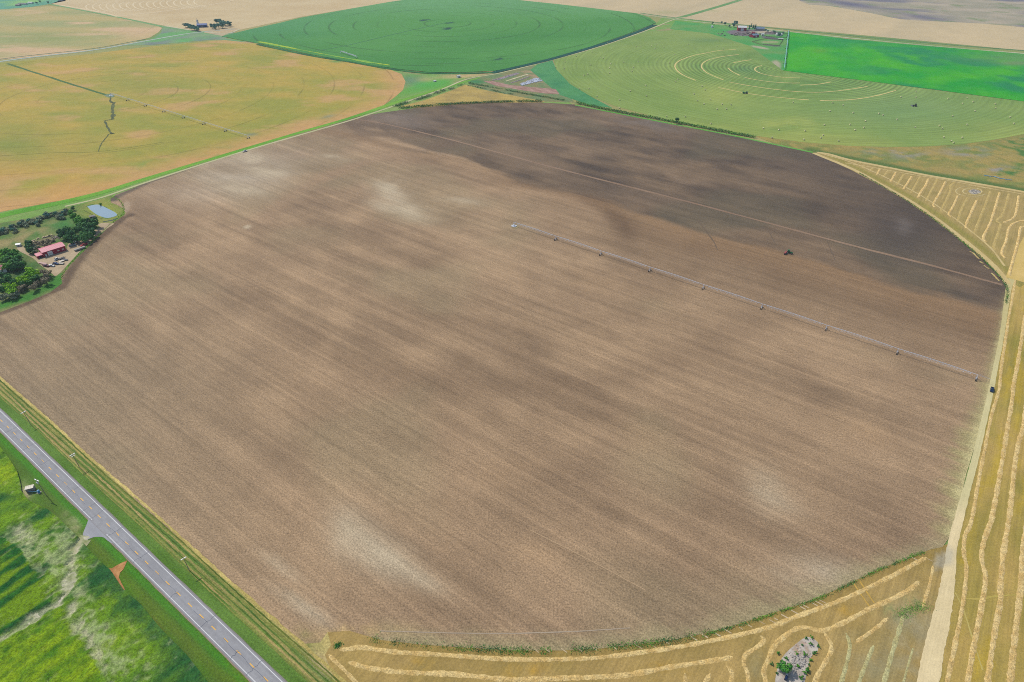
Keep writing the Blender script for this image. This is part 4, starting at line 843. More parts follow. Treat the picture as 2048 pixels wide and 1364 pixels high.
many([(90, 880), (140, 890), (70, 830), (130, 850), (170, 870)], 'dark', 'round', 'dark shaded tree on the lower side of the clump behind the house', 'dark trees behind the house', (7, 9), 1.0, **F1)
tree(205 / 4.547, 340 + 858 / 4.547, 6, 'mid', 'round', 'rounded bright green tree standing alone right of the dark clump')
many([(265, 905), (290, 935), (250, 950), (310, 965), (275, 975), (215, 985), (235, 1010), (330, 940)], 'lime', 'round', 'bright green tree in the clump between the house and the yard fence', 'bright trees right of the house', (6, 9), 1.0, **F1)
many([(300, 1000), (265, 1030), (210, 1040), (340, 985)], 'dark', 'round', 'dark green tree among the bright clump right of the house', 'dark trees right of the house', (6, 8), 1.0, **F1)
many([(400, 935), (430, 960), (380, 1000), (420, 1010), (340, 1030), (450, 940), (320, 1060), (200, 1070), (180, 1090), (300, 1075)], 'grey', 'round', 'greyish brown bare-looking tree along the field side of the farmyard', 'grey-brown trees at the field edge', (5, 7), 1.0, **F1)
many([(60, 1050), (95, 1080), (80, 1110), (110, 1120), (150, 1010), (40, 1080), (125, 1060)], 'lime', 'round', 'lime green tree at the lower left, nearest the bare field', 'lime trees at the lower left', (6, 8), 1.0, **F1)
many([(20, 1020), (60, 990), (20, 1090), (130, 1030), (20, 960)], 'dark', 'round', 'dark green tree at the left edge below the house', 'dark trees at the left edge', (7, 9), 1.0, **F1)
many([(40, 1150), (110, 1150), (70, 1135), (150, 1130), (15, 1165)], 'sage', 'round', 'dull sage green tree at the lower left corner of the farmyard', 'sage trees at the lower left', (5, 6), 1.0, **F1)
many([(250, 700), (265, 730), (255, 670)], 'dark', 'round', 'dark green tree at the left end of the red barn', 'trees at the left end of the barn', (6, 8), 1.0, **F1)
many([(300, 720), (320, 740), (300, 690), (340, 700)], 'sage', 'shrub', 'dull green shrub tucked behind the left end of the barn', 'shrubs behind the barn left end', (3, 4), 1.2, **F1)
many([(340, 660), (380, 650), (420, 655), (450, 640), (400, 680), (440, 665), (480, 640)], 'grey', 'shrub', 'grey-brown shrub in the rough ground behind the red barn', 'shrubs behind the red barn', (2.5, 3.5), 1.2, **F1)
rowp = [(20, 552), (60, 538), (100, 520), (140, 506), (180, 490), (220, 474), (260, 462), (300, 468), (340, 450), (380, 432), (420, 412), (460, 402), (500, 396), (540, 404), (580, 384), (620, 364), (560, 420), (520, 425), (330, 480), (230, 500), (120, 545), (50, 560), (-20, 565), (-60, 580)]
many(rowp[::2], 'blue', 'round', 'dusky blue-green tree in the shelterbelt beside the canal bank', 'shelterbelt trees beside the canal bank', (4, 5.5), 1.1, **F1)
many([(a + 12, b_ + 10) for a, b_ in rowp[::2]] + [(a - 8, b_ - 8) for a, b_ in rowp[1::3]], 'sage', 'shrub', 'grey-green bush in the shelterbelt beside the canal bank', 'shelterbelt bushes beside the canal bank', (2.5, 4), 1.4, **F1)
many(rowp[1::2], 'sage', 'shrub', 'grey-green bush in the shelterbelt beside the canal bank', 'shelterbelt bushes beside the canal bank', (3, 4.5), 1.3, **F1)
tree(201, 410 - 2, 2.5, 'mid', 'shrub', 'small green bush on the far bank of the pond')
tree(1354, 241, 9, 'dark', 'round', 'lone dark tree standing up from the hedge along the hay field', wide=.8)
tree(1568.5, 1333, 5.5, 'mid', 'round', 'big round green bush on the rock pile in the bottom stubble', name='shrub', cat='shrub', wide=1.15)
for uu, vv, hh in ((1574, 1316, 1.8), (1593, 1307, 1.6), (1610, 1308, 2), (1621.5, 1288, 1.8), (1622, 1319, 1.6), (1614.5, 1338, 2.6), (1610, 1344, 2), (1603, 1356, 2.2), (1637, 1292, 1.6), (1628, 1306, 1.4), (1595, 1331, 1.8), (1618, 1328, 1.3), (1631, 1305, 1.6), (1605, 1289, 1.2), (1612, 1276, 1.5), (1623, 1274, 1.6), (1557, 1305, 1.8), (1544, 1327, 1.5), (1553, 1346, 1.5)):
    tree(uu, vv, hh * .72, 'mid' if hh > 1.5 else 'dark', 'shrub', 'small green bush growing on or round the bottom rock pile', 'small bushes round the bottom rock pile')
# far farm groves
many([(370, 51), (374, 50), (379, 52), (383, 55), (388, 56), (392, 57), (395, 58)], 'blue', 'round', 'bluish tree in the left-hand row at the far blue-roofed farmstead', 'left trees of the far blue-roofed farm', (9, 12), 1.3)
many([(432, 42), (437, 42), (441, 44), (446, 45), (450, 47), (455, 46), (459, 48), (424, 52), (430, 53), (436, 51), (444, 50)], 'blue', 'round', 'bluish tree in the right-hand grove at the far blue-roofed farmstead', 'right trees of the far blue-roofed farm', (10, 14), 1.3)
many([(1471, 46), (1468, 50)], 'blue', 'round', 'bluish tree behind the white-roofed red barn in the distance', 'trees behind the far white-roofed barn', (9, 11))
many([(1499, 54), (1503, 50), (1507, 53), (1511, 53)], 'blue', 'cone', 'tall dark conifer between the white-roofed barn and the grey-roofed house', 'conifers at the far red farm', (13, 17))
tree(1426, 46, 6, 'dark', 'round', 'small tree beside the far gravel road left of the red farm')
for uu, vv in ((96, 5), (73, 6), (80, 3)): tree(uu, vv, 7, 'blue', 'round', 'tiny bluish tree on the green pasture at the top left', 'trees on the far top-left pasture')

def leafstuff(name, pts, width, h, n, mats, label, cat, leaf=.4, seed=5, dens=None):
    """continuous hedge or weed strip nobody could count: leaf-sized faces along photo points"""
    g = np.random.default_rng(seed); q = Gs(spline(np.array(pts, float), 10)); L = np.r_[0, np.cumsum(np.hypot(*np.diff(q, axis=0).T))]
    s_ = g.uniform(0, L[-1], n * 2); keep = vn(s_, s_ * 0, 9 if name == 'hedge' else 3.5, seed + 3, 3) + g.uniform(-.12, .12, n * 2) > (dens if dens is not None else .0); s_ = s_[keep][:n]; m_ = len(s_)
    cx = np.interp(s_, L, q[:, 0]); cy = np.interp(s_, L, q[:, 1]); k = vn(s_, s_ * 0 + 4, 5, seed, 3)
    x = cx + g.normal(size=m_) * width * .35; y = cy + g.normal(size=m_) * width * .35; z = g.uniform(0.05, 1, m_) * h * (.6 if name == 'weeds' else 1) * (.4 + 1.1 * k)
    V = np.zeros((m_ * 4, 3)); a = g.normal(size=(m_, 3)); a /= np.linalg.norm(a, axis=1)[:, None]; b_ = np.cross(a, g.normal(size=(m_, 3))); b_ /= np.linalg.norm(b_, axis=1)[:, None]
    c = np.stack([x, y, z + .1], 1); s1 = leaf * g.uniform(.5, 1.4, (m_, 1)); V[0::4] = c - a * s1; V[1::4] = c + b_ * s1 * .8; V[2::4] = c + a * s1; V[3::4] = c - b_ * s1 * .8; V[:, 2] = np.maximum(V[:, 2], .02)
    me = bpy.data.meshes.new(name); me.from_pydata(V.tolist(), [], [(4 * i, 4 * i + 1, 4 * i + 2, 4 * i + 3) for i in range(m_)])
    for mm in mats: me.materials.append(LEAF[mm])
    if len(mats) > 1: me.polygons.foreach_set('material_index', (vn(cx, cy, 7, seed + 9, 2) > .5).astype(np.int32))
    o = link(name, me); return tag(o, label, cat, kind='stuff')
HEDGE = [(1152, 207), (1200, 217), (1250, 227), (1300, 236), (1350, 245.5), (1400, 255), (1450, 265), (1510, 276)]
leafstuff('hedge', HEDGE, 4.5, 3.0, 6500, ['mid', 'dark'], 'dark green hedge between the bare field and the mown hay field', 'hedge', .55, 21)
ribbon('grass', [(1150, 210), (1250, 229.5), (1350, 249), (1450, 268), (1540, 287), (1626, 305)], 4.5, .13, noisy((90, 170, 60), (120, 175, 90), 10, 701), M_veg)
leafstuff('hedge', [(800, 217), (850, 213), (900, 209), (960, 206), (1020, 204), (1082, 203)], 5.5, 2.6, 5200, ['mid', 'dark'], 'low bushy hedge along the top edge of the bare field', 'hedge', .5, 23, .25)
leafstuff('hedge', [(788, 214), (820, 204), (850, 195), (880, 184), (905, 177), (925, 170)], 7, 2.2, 2600, ['sage', 'dark'], 'sparse grey-green bushes on the canal spoil bank', 'bushes', .5, 25, .45)
leafstuff('hedge', [(936, 167), (960, 171), (1000, 178), (1040, 186), (1080, 193), (1130, 202)], 2.5, 2.2, 1900, ['dark'], 'dark straight shelterbelt line beside the pinkish storage ground', 'hedge', .5, 27, .3)
leafstuff('hedge', [(935, 171), (960, 176), (985, 181), (1010, 187), (1030, 189)], 2, 1.6, 700, ['sage', 'dark'], 'broken row of bushes across the dry grass patch', 'hedge', .45, 29, .45)
leafstuff('weeds', [(745, 1279), (800, 1285), (880, 1293), (960, 1298), (1060, 1302), (1160, 1299), (1280, 1289), (1360, 1278), (1430, 1264)], 3.0, .45, 5200, ['mid', 'dark'], 'green weeds along the curved bottom edge of the bare field', 'weeds', .18, 31, .44)
leafstuff('weeds', [(1420, 1266), (1500, 1244), (1580, 1216), (1640, 1196), (1700, 1168), (1760, 1139), (1812, 1118), (1850, 1103)], 1.5, .6, 3600, ['dark', 'mid'], 'darker green weeds along the right part of the curved edge', 'weeds', .18, 33, .36)
leafstuff('weeds', [(672, 1293), (680, 1288)], 2.0, .5, 260, ['mid'], 'green weed clump at the left tip of the windrows', 'weeds', .22, 35)
leafstuff('weeds', [(1718, 346), (1760, 370), (1811, 400), (1860, 433), (1903, 466), (1960, 514), (1998, 552), (2014, 578), (2012, 608)], 2.2, .7, 2600, ['mid', 'dark'], 'thin green weed strip along the upper right edge of the bare field', 'weeds', .35, 37, .2)
leafstuff('weeds', [(1800, 1232), (1815, 1222), (1835, 1215), (1858, 1212)], 4.5, .3, 1200, ['mid', 'sage'], 'weedy patch beside the dirt track in the bottom stubble', 'weeds', .16, 39, .3)
leafstuff('weeds', [(122, 560), (128, 545), (150, 517), (175, 493), (205, 462), (235, 437), (247, 425), (243, 405), (225, 393)], 2, .35, 900, ['lime', 'lime'], 'narrow weedy bank between the farmyard and the bare field', 'weeds', .35, 41)

# ---------------------------------------------------------------- farmyard ground, pond
def c_yard(x, y, u, v):
    c = mix(S(96, 130, 66), S(142, 142, 92), ct(vn(x, y, 9, 801, 4), 3))
    c = mix(c, S(165, 152, 105), .8 * sm(vn(x, y, 12, 803), .35, .65) * (blob(u, v, 50, 478, 70, 18, -20) + blob(u, v, 10, 490, 50, 14)))
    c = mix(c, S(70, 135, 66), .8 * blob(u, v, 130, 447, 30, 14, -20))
    c = mix(c, S(160, 165, 75), .9 * np.clip(blob(u, v, 205, 420, 42, 26), 0, 1))
    c = mix(c, S(70, 140, 50), .8 * sm(-pdist(x, y, [(0, 612), (60, 592), (110, 568), (118, 555)]), -10, -3))
    c = mix(c, S(135, 120, 100), .8 * sm(blob(u, v, 80, 487, 44, 9, -18), .3, .8))
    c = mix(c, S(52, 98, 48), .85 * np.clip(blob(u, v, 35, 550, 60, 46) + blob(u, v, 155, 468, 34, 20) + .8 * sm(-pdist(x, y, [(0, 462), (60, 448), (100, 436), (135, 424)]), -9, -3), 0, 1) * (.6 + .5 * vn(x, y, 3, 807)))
    return c
field('farmyard', [(-120, 650), (-140, 470), (0, 446), (60, 436), (130, 416), (200, 399), (226, 390), (221, 399), (222, 406), (236, 411), (250, 421), (249, 430), (225, 447), (200, 471), (168, 502), (142, 528), (121, 553), (124, 567), (100, 585), (60, 602), (0, 625)], .06, c_yard, M_veg, 2.5)
YD = noisy((196, 178, 148), (180, 162, 134), 6, 811)
field('gravel_yard', [(36, 490), (48, 494), (52, 503), (62, 508), (76, 516), (92, 514), (110, 508), (132, 500), (136, 489), (150, 478), (168, 472), (186, 462), (200, 455), (196, 450), (205, 446), (222, 446), (228, 448), (216, 456), (196, 471), (168, 495), (140, 525), (118, 548), (110, 552), (104, 547), (92, 538), (78, 528), (68, 518), (52, 509), (40, 503), (34, 496)], .10, YD, M_dirt, 1.5, smooth=3)
POND = [(174.5, 413), (184, 410.5), (193, 409.3), (199, 410), (208, 413.5), (217, 418), (226, 422.5), (231, 425.5), (234, 429), (232, 432), (224, 434.5), (216, 436), (208, 435), (196, 430.5), (186, 424), (179, 418)]
field('pond_bank', [(a + (a - 204) * .10, b + (b - 422) * .16) for a, b in POND], .075, noisy((170, 175, 80), (95, 125, 60), 5, 821, 3), M_veg, 1.5, smooth=3)
me, _ = tri_mesh('water', Gs(spline(np.vstack([POND, POND[:1]]), 4)[:-1]), 4, .10); tag(link('water', me, M_water), kind='structure')
ribbon('ditch', [(168, 421), (180, 427), (192, 433), (205, 438)], .8, .12, const(95, 110, 60), M_veg, jitter=.4)
ribbon('ditch', [(206, 444), (216, 442), (226, 440), (236, 436)], 2.0, .12, const(70, 90, 85), M_veg, jitter=.4)
# ---------------------------------------------------------------- storage ground between the pivots
def c_store(x, y, u, v):
    c = mix(S(140, 140, 95), S(115, 140, 95), ct(vn(x, y, 12, 831, 3), 3))
    c = mix(c, S(172, 150, 115), .8 * sm(vn(x, y, 14, 833), .4, .6) * (blob(u, v, 1060, 145, 30, 9) + blob(u, v, 1080, 160, 30, 14)))
    c = mix(c, S(60, 135, 80), .9 * blob(u, v, 950, 163, 26, 5)); return c
field('storage_ground', [(930, 157), (985, 147), (1060, 130), (1085, 136), (1112, 165), (1150, 205), (1090, 203), (1000, 190), (940, 170)], .02, c_store, M_veg, 4)
field('pinkish_ground', [(966, 162), (985, 162), (1020, 170), (1060, 174), (1111, 178), (1119, 188), (1090, 187), (1040, 180), (990, 171)], .09, noisy((186, 155, 140), (160, 125, 112), 4, 841, 3), M_dirt, 3)
def c_dry(x, y, u, v):
    return mix(S(196, 172, 100), S(170, 150, 92), ct(vn(x, y, 14, 843, 4, -10, 2), 2.5))
field('dry_grass', [(800, 213), (850, 200), (905, 180), (930, 169), (960, 178), (1020, 190), (1090, 203), (1080, 206), (1000, 206), (900, 211), (840, 216)], .045, c_dry, M_veg, 4)
def heap(pl, wd, h, c1, c2, label, cat, name, group=None, seed=0): return windrow(pl, wd, h, label, (c1, c2), z=.1, seed=seed, group=group, cat=cat, name=name)
heap([(984, 161), (1005, 155), (1035, 146)], 6, .8, (176, 158, 156), (150, 136, 140), 'leftmost long greyish feed heap on the storage ground', 'feed heap', 'feed_heap', seed=71)
heap([(995, 160), (1015, 154), (1038, 147)], 5, .7, (184, 174, 178), (156, 146, 150), 'narrow greyish feed heap right behind the leftmost one', 'feed heap', 'feed_heap', seed=72)
heap([(1012, 163), (1030, 157), (1056, 149)], 4.5, .9, (250, 242, 200), (240, 230, 180), 'long pale yellow stack on the storage ground', 'straw stack', 'straw_stack', seed=73)
heap([(1022, 166), (1040, 160), (1058, 153)], 5, .7, (178, 164, 158), (150, 138, 138), 'greyish heap beside the long pale yellow stack', 'feed heap', 'feed_heap', seed=74)
JK = [(1040, 168), (1045, 171), (1065, 166), (1080, 163), (1085, 161), (1078, 156), (1070, 157), (1052, 163)]
mb = MB(); gj = Gs(JK); random.seed(5); k = 0
while k < 150:
    x, y = random.uniform(gj[:, 0].min(), gj[:, 0].max()), random.uniform(gj[:, 1].min(), gj[:, 1].max())
    if inside(np.array([x]), np.array([y]), gj)[0]:
        mb.box((x, y, .35), (random.uniform(1.5, 5), random.uniform(1.2, 3), random.uniform(.4, .7)), random.uniform(0, 3)); k += 1
tag(mb.build('scrap_pile', solid('scrap_metal', S(188, 196, 212), .2, .3, .6, 0)), 'grey-blue spread of parked scrap and machinery on the storage ground', 'scrap', kind='stuff')

# ---------------------------------------------------------------- irrigation pivots
def spanmesh(L, h0, h1, r, tr, drops=True):
    mb = MB(); n = 12; rise = .5
    pt = lambda t: Vector((L * t, 0, h0 + (h1 - h0) * t + rise * 4 * t * (1 - t)))
    for i in range(n): mb.tube(pt(i / n), pt((i + 1) / n), r, r, 6)
    tm = MB()
    for i in range(1, n):
        a = pt(i / n); w_ = .9
        lo = a + Vector((0, 0, -1.15 * min(1, 4 * (i / n) * (1 - i / n) + .35)))
        for s_ in (-1, 1): tm.tube(a, lo + Vector((0, s_ * w_, 0)), tr, tr, 4)
        tm.tube(lo + Vector((0, -w_, 0)), lo + Vector((0, w_, 0)), tr, tr, 4)
        if i < n - 1:
            b_ = pt((i + 1) / n); lb = b_ + Vector((0, 0, -1.15 * min(1, 4 * ((i + 1) / n) * (1 - (i + 1) / n) + .35)))
            for s_ in (-1, 1): tm.tube(lo + Vector((0, s_ * w_, 0)), lb + Vector((0, s_ * w_, 0)), tr, tr, 4); tm.tube(a, lb + Vector((0, s_ * w_, 0)), tr * .8, tr * .8, 4)
        if drops: tm.tube(a, a + Vector((0, .25, -2.0)), .03, .03, 4)
    return mb, tm
def make_pivot(name, c, ang, nspan, L, label, mat, r=.14, tr=.05, overhang=10, wheels=True, H=4.0, groupt=None):
    root = empty(name, (c.x, c.y, .08), ang, label, 'pivot sprinkler')
    mb = MB()
    for a in range(4):
        q = math.pi / 4 + a * math.pi / 2; mb.tube((1.8 * math.cos(q), 1.8 * math.sin(q), .3), (.25 * math.cos(q), .25 * math.sin(q), H), .09, .07, 5)
    mb.box((0, 0, .1), (4.6, 4.6, .24)); mb.tube((0, 0, .2), (0, 0, H + .5), .16, .16, 8); mb.box((1.2, -1.4, 1.2), (1.0, .6, 1.6))
    for a in range(4):
        q0, q1 = math.pi / 4 + a * math.pi / 2, math.pi / 4 + (a + 1) * math.pi / 2; mb.tube((1.1 * math.cos(q0), 1.1 * math.sin(q0), 1.8), (1.1 * math.cos(q1), 1.1 * math.sin(q1), 1.8), .05, .05, 4)
    mb.build('pivot_point', M_steel if mat is M_steel else mat, root)
    m0, t0 = spanmesh(L, H, H, r, tr); p0 = m0.build('pipe', mat, root); q0 = t0.build('truss', mat, p0)
    for k in range(1, nspan):
        p = p0.copy(); COL.objects.link(p); p.parent = root; p.location = (k * L, 0, 0); q = q0.copy(); COL.objects.link(q); q.parent = p
    mo = MB(); mo.tube((0, 0, H), (overhang, 0, H - .2), r * .7, r * .5, 5); mo.tube((0, 0, H + 1.2), (overhang * .8, 0, H), .03, .03, 4)
    o = mo.build('overhang', mat, root); o.location = (nspan * L, 0, 0)
    tw = MB()
    for s_ in (-1, 1):
        tw.tube((0, s_ * 1.9, .95), (0, s_ * .12, H), .09, .08, 5); tw.tube((.7, s_ * 1.2, .9), (0, s_ * .1, H - .3), .05, .05, 4); tw.tube((-.7, s_ * 1.2, .9), (0, s_ * .1, H - .3), .05, .05, 4)
    tw.box((0, 0, .85), (.3, 4.2, .25)); tw.box((.1, .5, 1.1), (.45, .5, .5)); tw.tube((0, -1.2, 1.7), (0, 1.2, 1.7), .05, .05, 4)
    tw0 = tw.build('tower', mat, root); tw0.location = (L, 0, 0)
    wl = MB(); wl.tube((-.17, 0, 0), (.17, 0, 0), .68, .68, 14); ws = []
    wm = wl.build('wheel', M_tyre, tw0); wm.location = (0, 1.9, .66); hb = MB(); hb.tube((-.19, 0, 0), (.19, 0, 0), .22, .22, 8)
    w2 = wm.copy(); COL.objects.link(w2); w2.parent = tw0; w2.location = (0, -1.9, .66)
    for k in range(2, nspan + 1):
        tt = tw0.copy(); COL.objects.link(tt); tt.parent = root; tt.location = (k * L, 0, 0)
        for w_ in (wm, w2): c_ = w_.copy(); COL.objects.link(c_); c_.parent = tt
    return root
c0 = P(1028, 452); c1 = P(1951, 759); a0 = math.atan2(c1.y - c0.y, c1.x - c0.x)
make_pivot('center_pivot', c0, a0, 8, (c1 - c0).length / 8, 'long galvanised pivot sprinkler of eight spans crossing the bare field', M_steel, r=.15, tr=.045, overhang=8)
field('weedy_patch', [(1021, 450), (1024, 456), (1031, 458), (1038, 455), (1037, 450), (1028, 448)], .10, noisy((170, 155, 120), (140, 125, 95), 2, 851), M_dirt, 1.5, smooth=2)
c0 = P(222, 191); c1 = P(497, 277); a0 = math.atan2(c1.y - c0.y, c1.x - c0.x)
make_pivot('center_pivot', c0, a0, 7, (c1 - c0).length / 7, 'pale pivot sprinkler crossing the golden wheat field at the left', M_steel, r=.14, tr=.04, overhang=4)
field('weedy_patch', [(208, 191), (214, 194), (222, 195.5), (229, 193), (227, 189.5), (216, 188)], .11, noisy((110, 140, 100), (140, 150, 135), 4, 853), M_veg, 3, smooth=2)
c0 = P(1568, 140); c1 = P(1577, 64); a0 = math.atan2(c1.y - c0.y, c1.x - c0.x)
M_pt = solid('pale_teal_steel', S(150, 205, 205), .06, 2, .5, .1)
make_pivot('center_pivot', c0, a0, 8, (c1 - c0).length / 8, 'teal-looking pivot sprinkler along the edge of the bright green wedge', M_pt, r=.55, tr=.12, overhang=3)
c0 = P(682, 106); c1 = P(714, 117); a0 = math.atan2(c1.y - c0.y, c1.x - c0.x)
make_pivot('sprinkler_boom', c0, a0, 2, (c1 - c0).length / 2, 'short bluish end of a sprinkler boom at the tip of the green crop', M_steel, r=.35, tr=.12, overhang=2)
mb = MB(); random.seed(3)
pa = [P(*q) for q in ((1968, 351), (1978, 353), (1988, 353.5), (1998, 357), (2010, 359), (2023, 361))]
for a, b_ in zip(pa[:-1], pa[1:]):
    a = a + Vector((0, 0, .6)); b_ = b_ + Vector((0, 0, .6)); mb.tube(a, b_, .28, .28, 6); m_ = (a + b_) / 2
    for s_ in (-1, 1): mb.tube(m_, m_ + Vector((s_ * 1.6, 2.2, -.45)), .12, .1, 5); mb.tube(a, a + Vector((s_ * 1.2, -2.2, -.45)), .12, .1, 5)
tag(mb.build('broken_sprinkler', solid('blue_steel', S(120, 180, 215), .1, 2, .5, .1)), 'blue broken-down sprinkler lying on the rough pasture', 'sprinkler')

# ---------------------------------------------------------------- hay bales
bl = [(350, 540), (420, 550), (425, 495), (515, 450), (540, 710), (615, 710), (680, 772), (860, 800), (860, 865), (575, 605), (605, 595), (630, 520), (780, 545), (780, 585), (790, 510), (730, 465), (960, 570), (970, 540), (1010, 493), (895, 500), (1070, 685), (945, 730), (1075, 768), (1115, 368), (1145, 388), (1155, 358), (1215, 378), (1300, 436), (1260, 503), (1325, 635), (1308, 655), (1455, 753), (1483, 806), (1520, 690), (1545, 720), (1585, 798), (1535, 833), (1680, 835), (1752, 838), (1640, 875), (1715, 873), (1385, 935), (1237, 933), (1590, 990), (2010, 1028), (1410, 356), (1690, 390), (1640, 370), (995, 372), (1635, 316), (940, 300), (1030, 372), (765, 345), (710, 460), (640, 415)]
br = [(200, 820), (515, 823), (600, 843), (495, 890), (680, 903), (885, 910), (918, 922), (778, 970), (655, 998), (765, 1022), (695, 1042), (450, 1000), (1030, 957), (1175, 1020), (295, 1047), (440, 1083), (420, 1103), (285, 1118), (563, 1127), (30, 1103), (85, 1040), (1370, 1007), (1393, 1030), (1405, 1100), (1552, 1103), (1465, 1130), (1482, 1143), (1475, 930), (1590, 998), (1965, 990), (1935, 940), (1655, 890), (1640, 815), (1555, 830), (1440, 790), (1590, 783), (1183, 735), (1063, 778), (1182, 780), (1817, 832), (1820, 868)]
mb = MB(); mb.tube((-.8, 0, 1.0), (.8, 0, 1.0), 1.0, 1.0, 16); bale0 = mb.build('hay_bale', M_bale, bevel=.06); random.seed(9)
allb = [(1024 + a / 4, b_ / 4) for a, b_ in bl] + [(1536 + a / 4, b_ / 4) for a, b_ in br]
special = {len(bl) + 5: 'left one of two close round bales below the tan swaths', len(bl) + 6: 'right one of two close round bales below the tan swaths', len(bl) + 25: 'upper one of two close bales by the lower rim of the hay field', len(bl) + 26: 'lower one of two close bales by the lower rim of the hay field', 43: 'round hay bale just above the hedge, right of the lone tree'}
for i, (uu, vv) in enumerate(allb):
    o = bale0 if i == 0 else bale0.copy()
    if i: COL.objects.link(o)
    p = P(uu, vv + .8); o.location = (p.x, p.y, .04); o.rotation_euler = (0, 0, random.uniform(0, 3.14)); o.scale = (1.0,) * 3
    if vv < 125: o.scale = (.85,) * 3
    tag(o, special.get(i, 'round hay bale lying on the mown green hay field'), 'hay bale', 'round hay bales scattered over the mown field')

# ---------------------------------------------------------------- vehicles
def wheels(mb_r, xs, w_, root, r=.38, wd=.25):
    first = None
    for x in xs:
        for s_ in (-1, 1):
            if first is None:
                mb = MB(); mb.tube((0, -wd / 2, 0), (0, wd / 2, 0), r, r, 12); first = o = mb.build('wheel', M_tyre, root)
            else: o = first.copy(); COL.objects.link(o); o.parent = root
            o.location = (x, s_ * w_, r)
def pickup(u, v, ang, mat, label, bed='open', sc=1.0, z=.1, name='pickup_truck', cat='pickup truck'):
    p = P(u, v); root = empty(name, (p.x, p.y, z), ang, label, cat); root.scale = (sc,) * 3
    b_ = MB(); b_.prism([(-2.75, .45), (2.7, .45), (2.75, .85), (2.6, 1.12), (1.1, 1.2), (-2.75, 1.2)], -.95, .95)
    if bed == 'open':
        b_ = MB(); b_.prism([(-.7, .45), (2.7, .45), (2.75, .85), (2.6, 1.12), (1.1, 1.2), (-.7, 1.2)], -.95, .95); b_.box((-1.72, 0, .62), (2.06, 1.9, .3))
        for s_ in (-1, 1): b_.box((-1.73, s_ * .9, 1.0), (2.05, .1, .46))
        b_.box((-2.7, 0, 1.0), (.1, 1.7, .46))
    b_.build('body', mat, root, .03)
    c = MB(); c.box((.25, 0, 1.52), (1.9, 1.74, .62), 0, (.72, .86)); c.build('window', M_glass, root)
    r_ = MB(); r_.box((.25, 0, 1.86), (1.38, 1.5, .06)); r_.build('roof', mat, root)
    wheels(None, (1.75, -1.75), .85, root); return root
def car(u, v, ang, mat, label, long_=4.5, h=1.45, z=.1):
    p = P(u, v); root = empty('parked_car', (p.x, p.y, z), ang, label, 'car'); L = long_ / 2
    b_ = MB(); b_.prism([(-L, .35), (L, .35), (L, .75), (L - .9, .92), (-L + .2, .95), (-L, .8)], -.88, .88); b_.build('body', mat, root, .04)
    c = MB(); c.box((-.25, 0, (h + .92) / 2), (long_ * .6, 1.62, h - .9), 0, (.66, .84)); c.build('window', M_glass, root)
    r_ = MB(); r_.box((-.25, 0, h + .03), (long_ * .38, 1.34, .06)); r_.build('roof', mat, root)
    wheels(None, (L - .8, -L + .85), .8, root, .33, .22); return root
def trailer(u, v, ang, L, mat, label, h=.8, box=0, z=.1, name='flatbed_trailer', cat='trailer', frame=None):
    p = P(u, v); root = empty(name, (p.x, p.y, z), ang, label, cat)
    f = MB(); f.box((0, 0, h), (L, 2.3, .15)); f.box((L / 2 + .6, 0, h - .15), (1.3, .12, .1)); f.build('deck', frame or mat, root)
    if frame: g_ = MB(); g_.box((0, 0, h + .12), (L - .8, 1.8, .1)); g_.build('deck_boards', mat, root)
    if box: g_ = MB(); g_.box((0, 0, h + .09 + box / 2), (L, 2.2, box)); g_.build('cargo_box', mat, root, .04)
    wheels(None, (-L * .12, -L * .12 - .9), .95, root, .36, .22); return root
def tractor(u, v, ang, mat, label, tool=None, z=.1, sc=1.0):
    p = P(u, v); root = empty('tractor', (p.x, p.y, z), ang, label, 'tractor'); root.scale = (sc,) * 3
    b_ = MB(); b_.box((1.35, 0, 1.35), (2.5, .95, .9), 0, (.96, .8)); b_.box((0, 0, 1.0), (4.6, .6, .5)); b_.build('hood', mat, root, .05)
    c = MB(); c.box((-.65, 0, 2.25), (1.5, 1.5, 1.3), 0, (.85, .9)); c.build('cab', M_glass, root)
    r_ = MB(); r_.box((-.65, 0, 2.98), (1.6, 1.6, .16)); r_.build('roof', mat, root, .04)
    f = MB()
    for s_ in (-1, 1): f.box((-1.0, s_ * 1.05, 1.75), (1.5, .5, .12))
    f.build('mudguard', mat, root)
    for x, rr, ww, yy in ((-1.05, .95, .55, 1.15), (2.1, .65, .4, 1.0)):
        for s_ in (-1, 1):
            w_ = MB(); w_.tube((0, -ww / 2, 0), (0, ww / 2, 0), rr, rr, 16); o = w_.build('wheel', M_tyre, root); o.location = (x, s_ * yy, rr)
            h_ = MB(); h_.tube((0, -ww / 2 - .03, 0), (0, ww / 2 + .03, 0), rr * .45, rr * .45, 10); h_.build('rim', M_cream, o)
    e = MB(); e.tube((1.6, .3, 1.7), (1.6, .3, 2.5), .06, .06, 6); e.build('exhaust', M_black, root)
    return root
FD = R(48.3)
car(114, 519.6, FD + .5, M_white, 'white van parked nearest the front of the red barn', 5.0, 1.9)
trailer(124, 517.5, FD + .2, 5.0, M_black, 'black empty trailer right of the white van', name='flatbed_trailer')
trailer(130.5, 520.5, FD - 1.0, 5.0, M_black, 'dark trailer at the field end of the parked row')
trailer(124, 523.5, FD + .1, 4.2, M_cream, 'tan-decked trailer in the middle of the parked cluster')
pickup(112.3, 528.5, FD - 1.1, M_blue, 'blue pickup truck parked in the lower parked row')
trailer(122.5, 528.2, FD - .9, 5.6, M_cream, 'pale flat trailer with a black frame beside the blue pickup', frame=M_black)
pickup(104, 532.6, FD - 1.1, M_white, 'white pickup truck between the blue pickup and the maroon truck', 'shut')
pickup(93, 533, FD - 1.15, M_maroon, 'maroon truck coupled to a long pinkish trailer', 'shut', 1.1, name='truck', cat='truck')
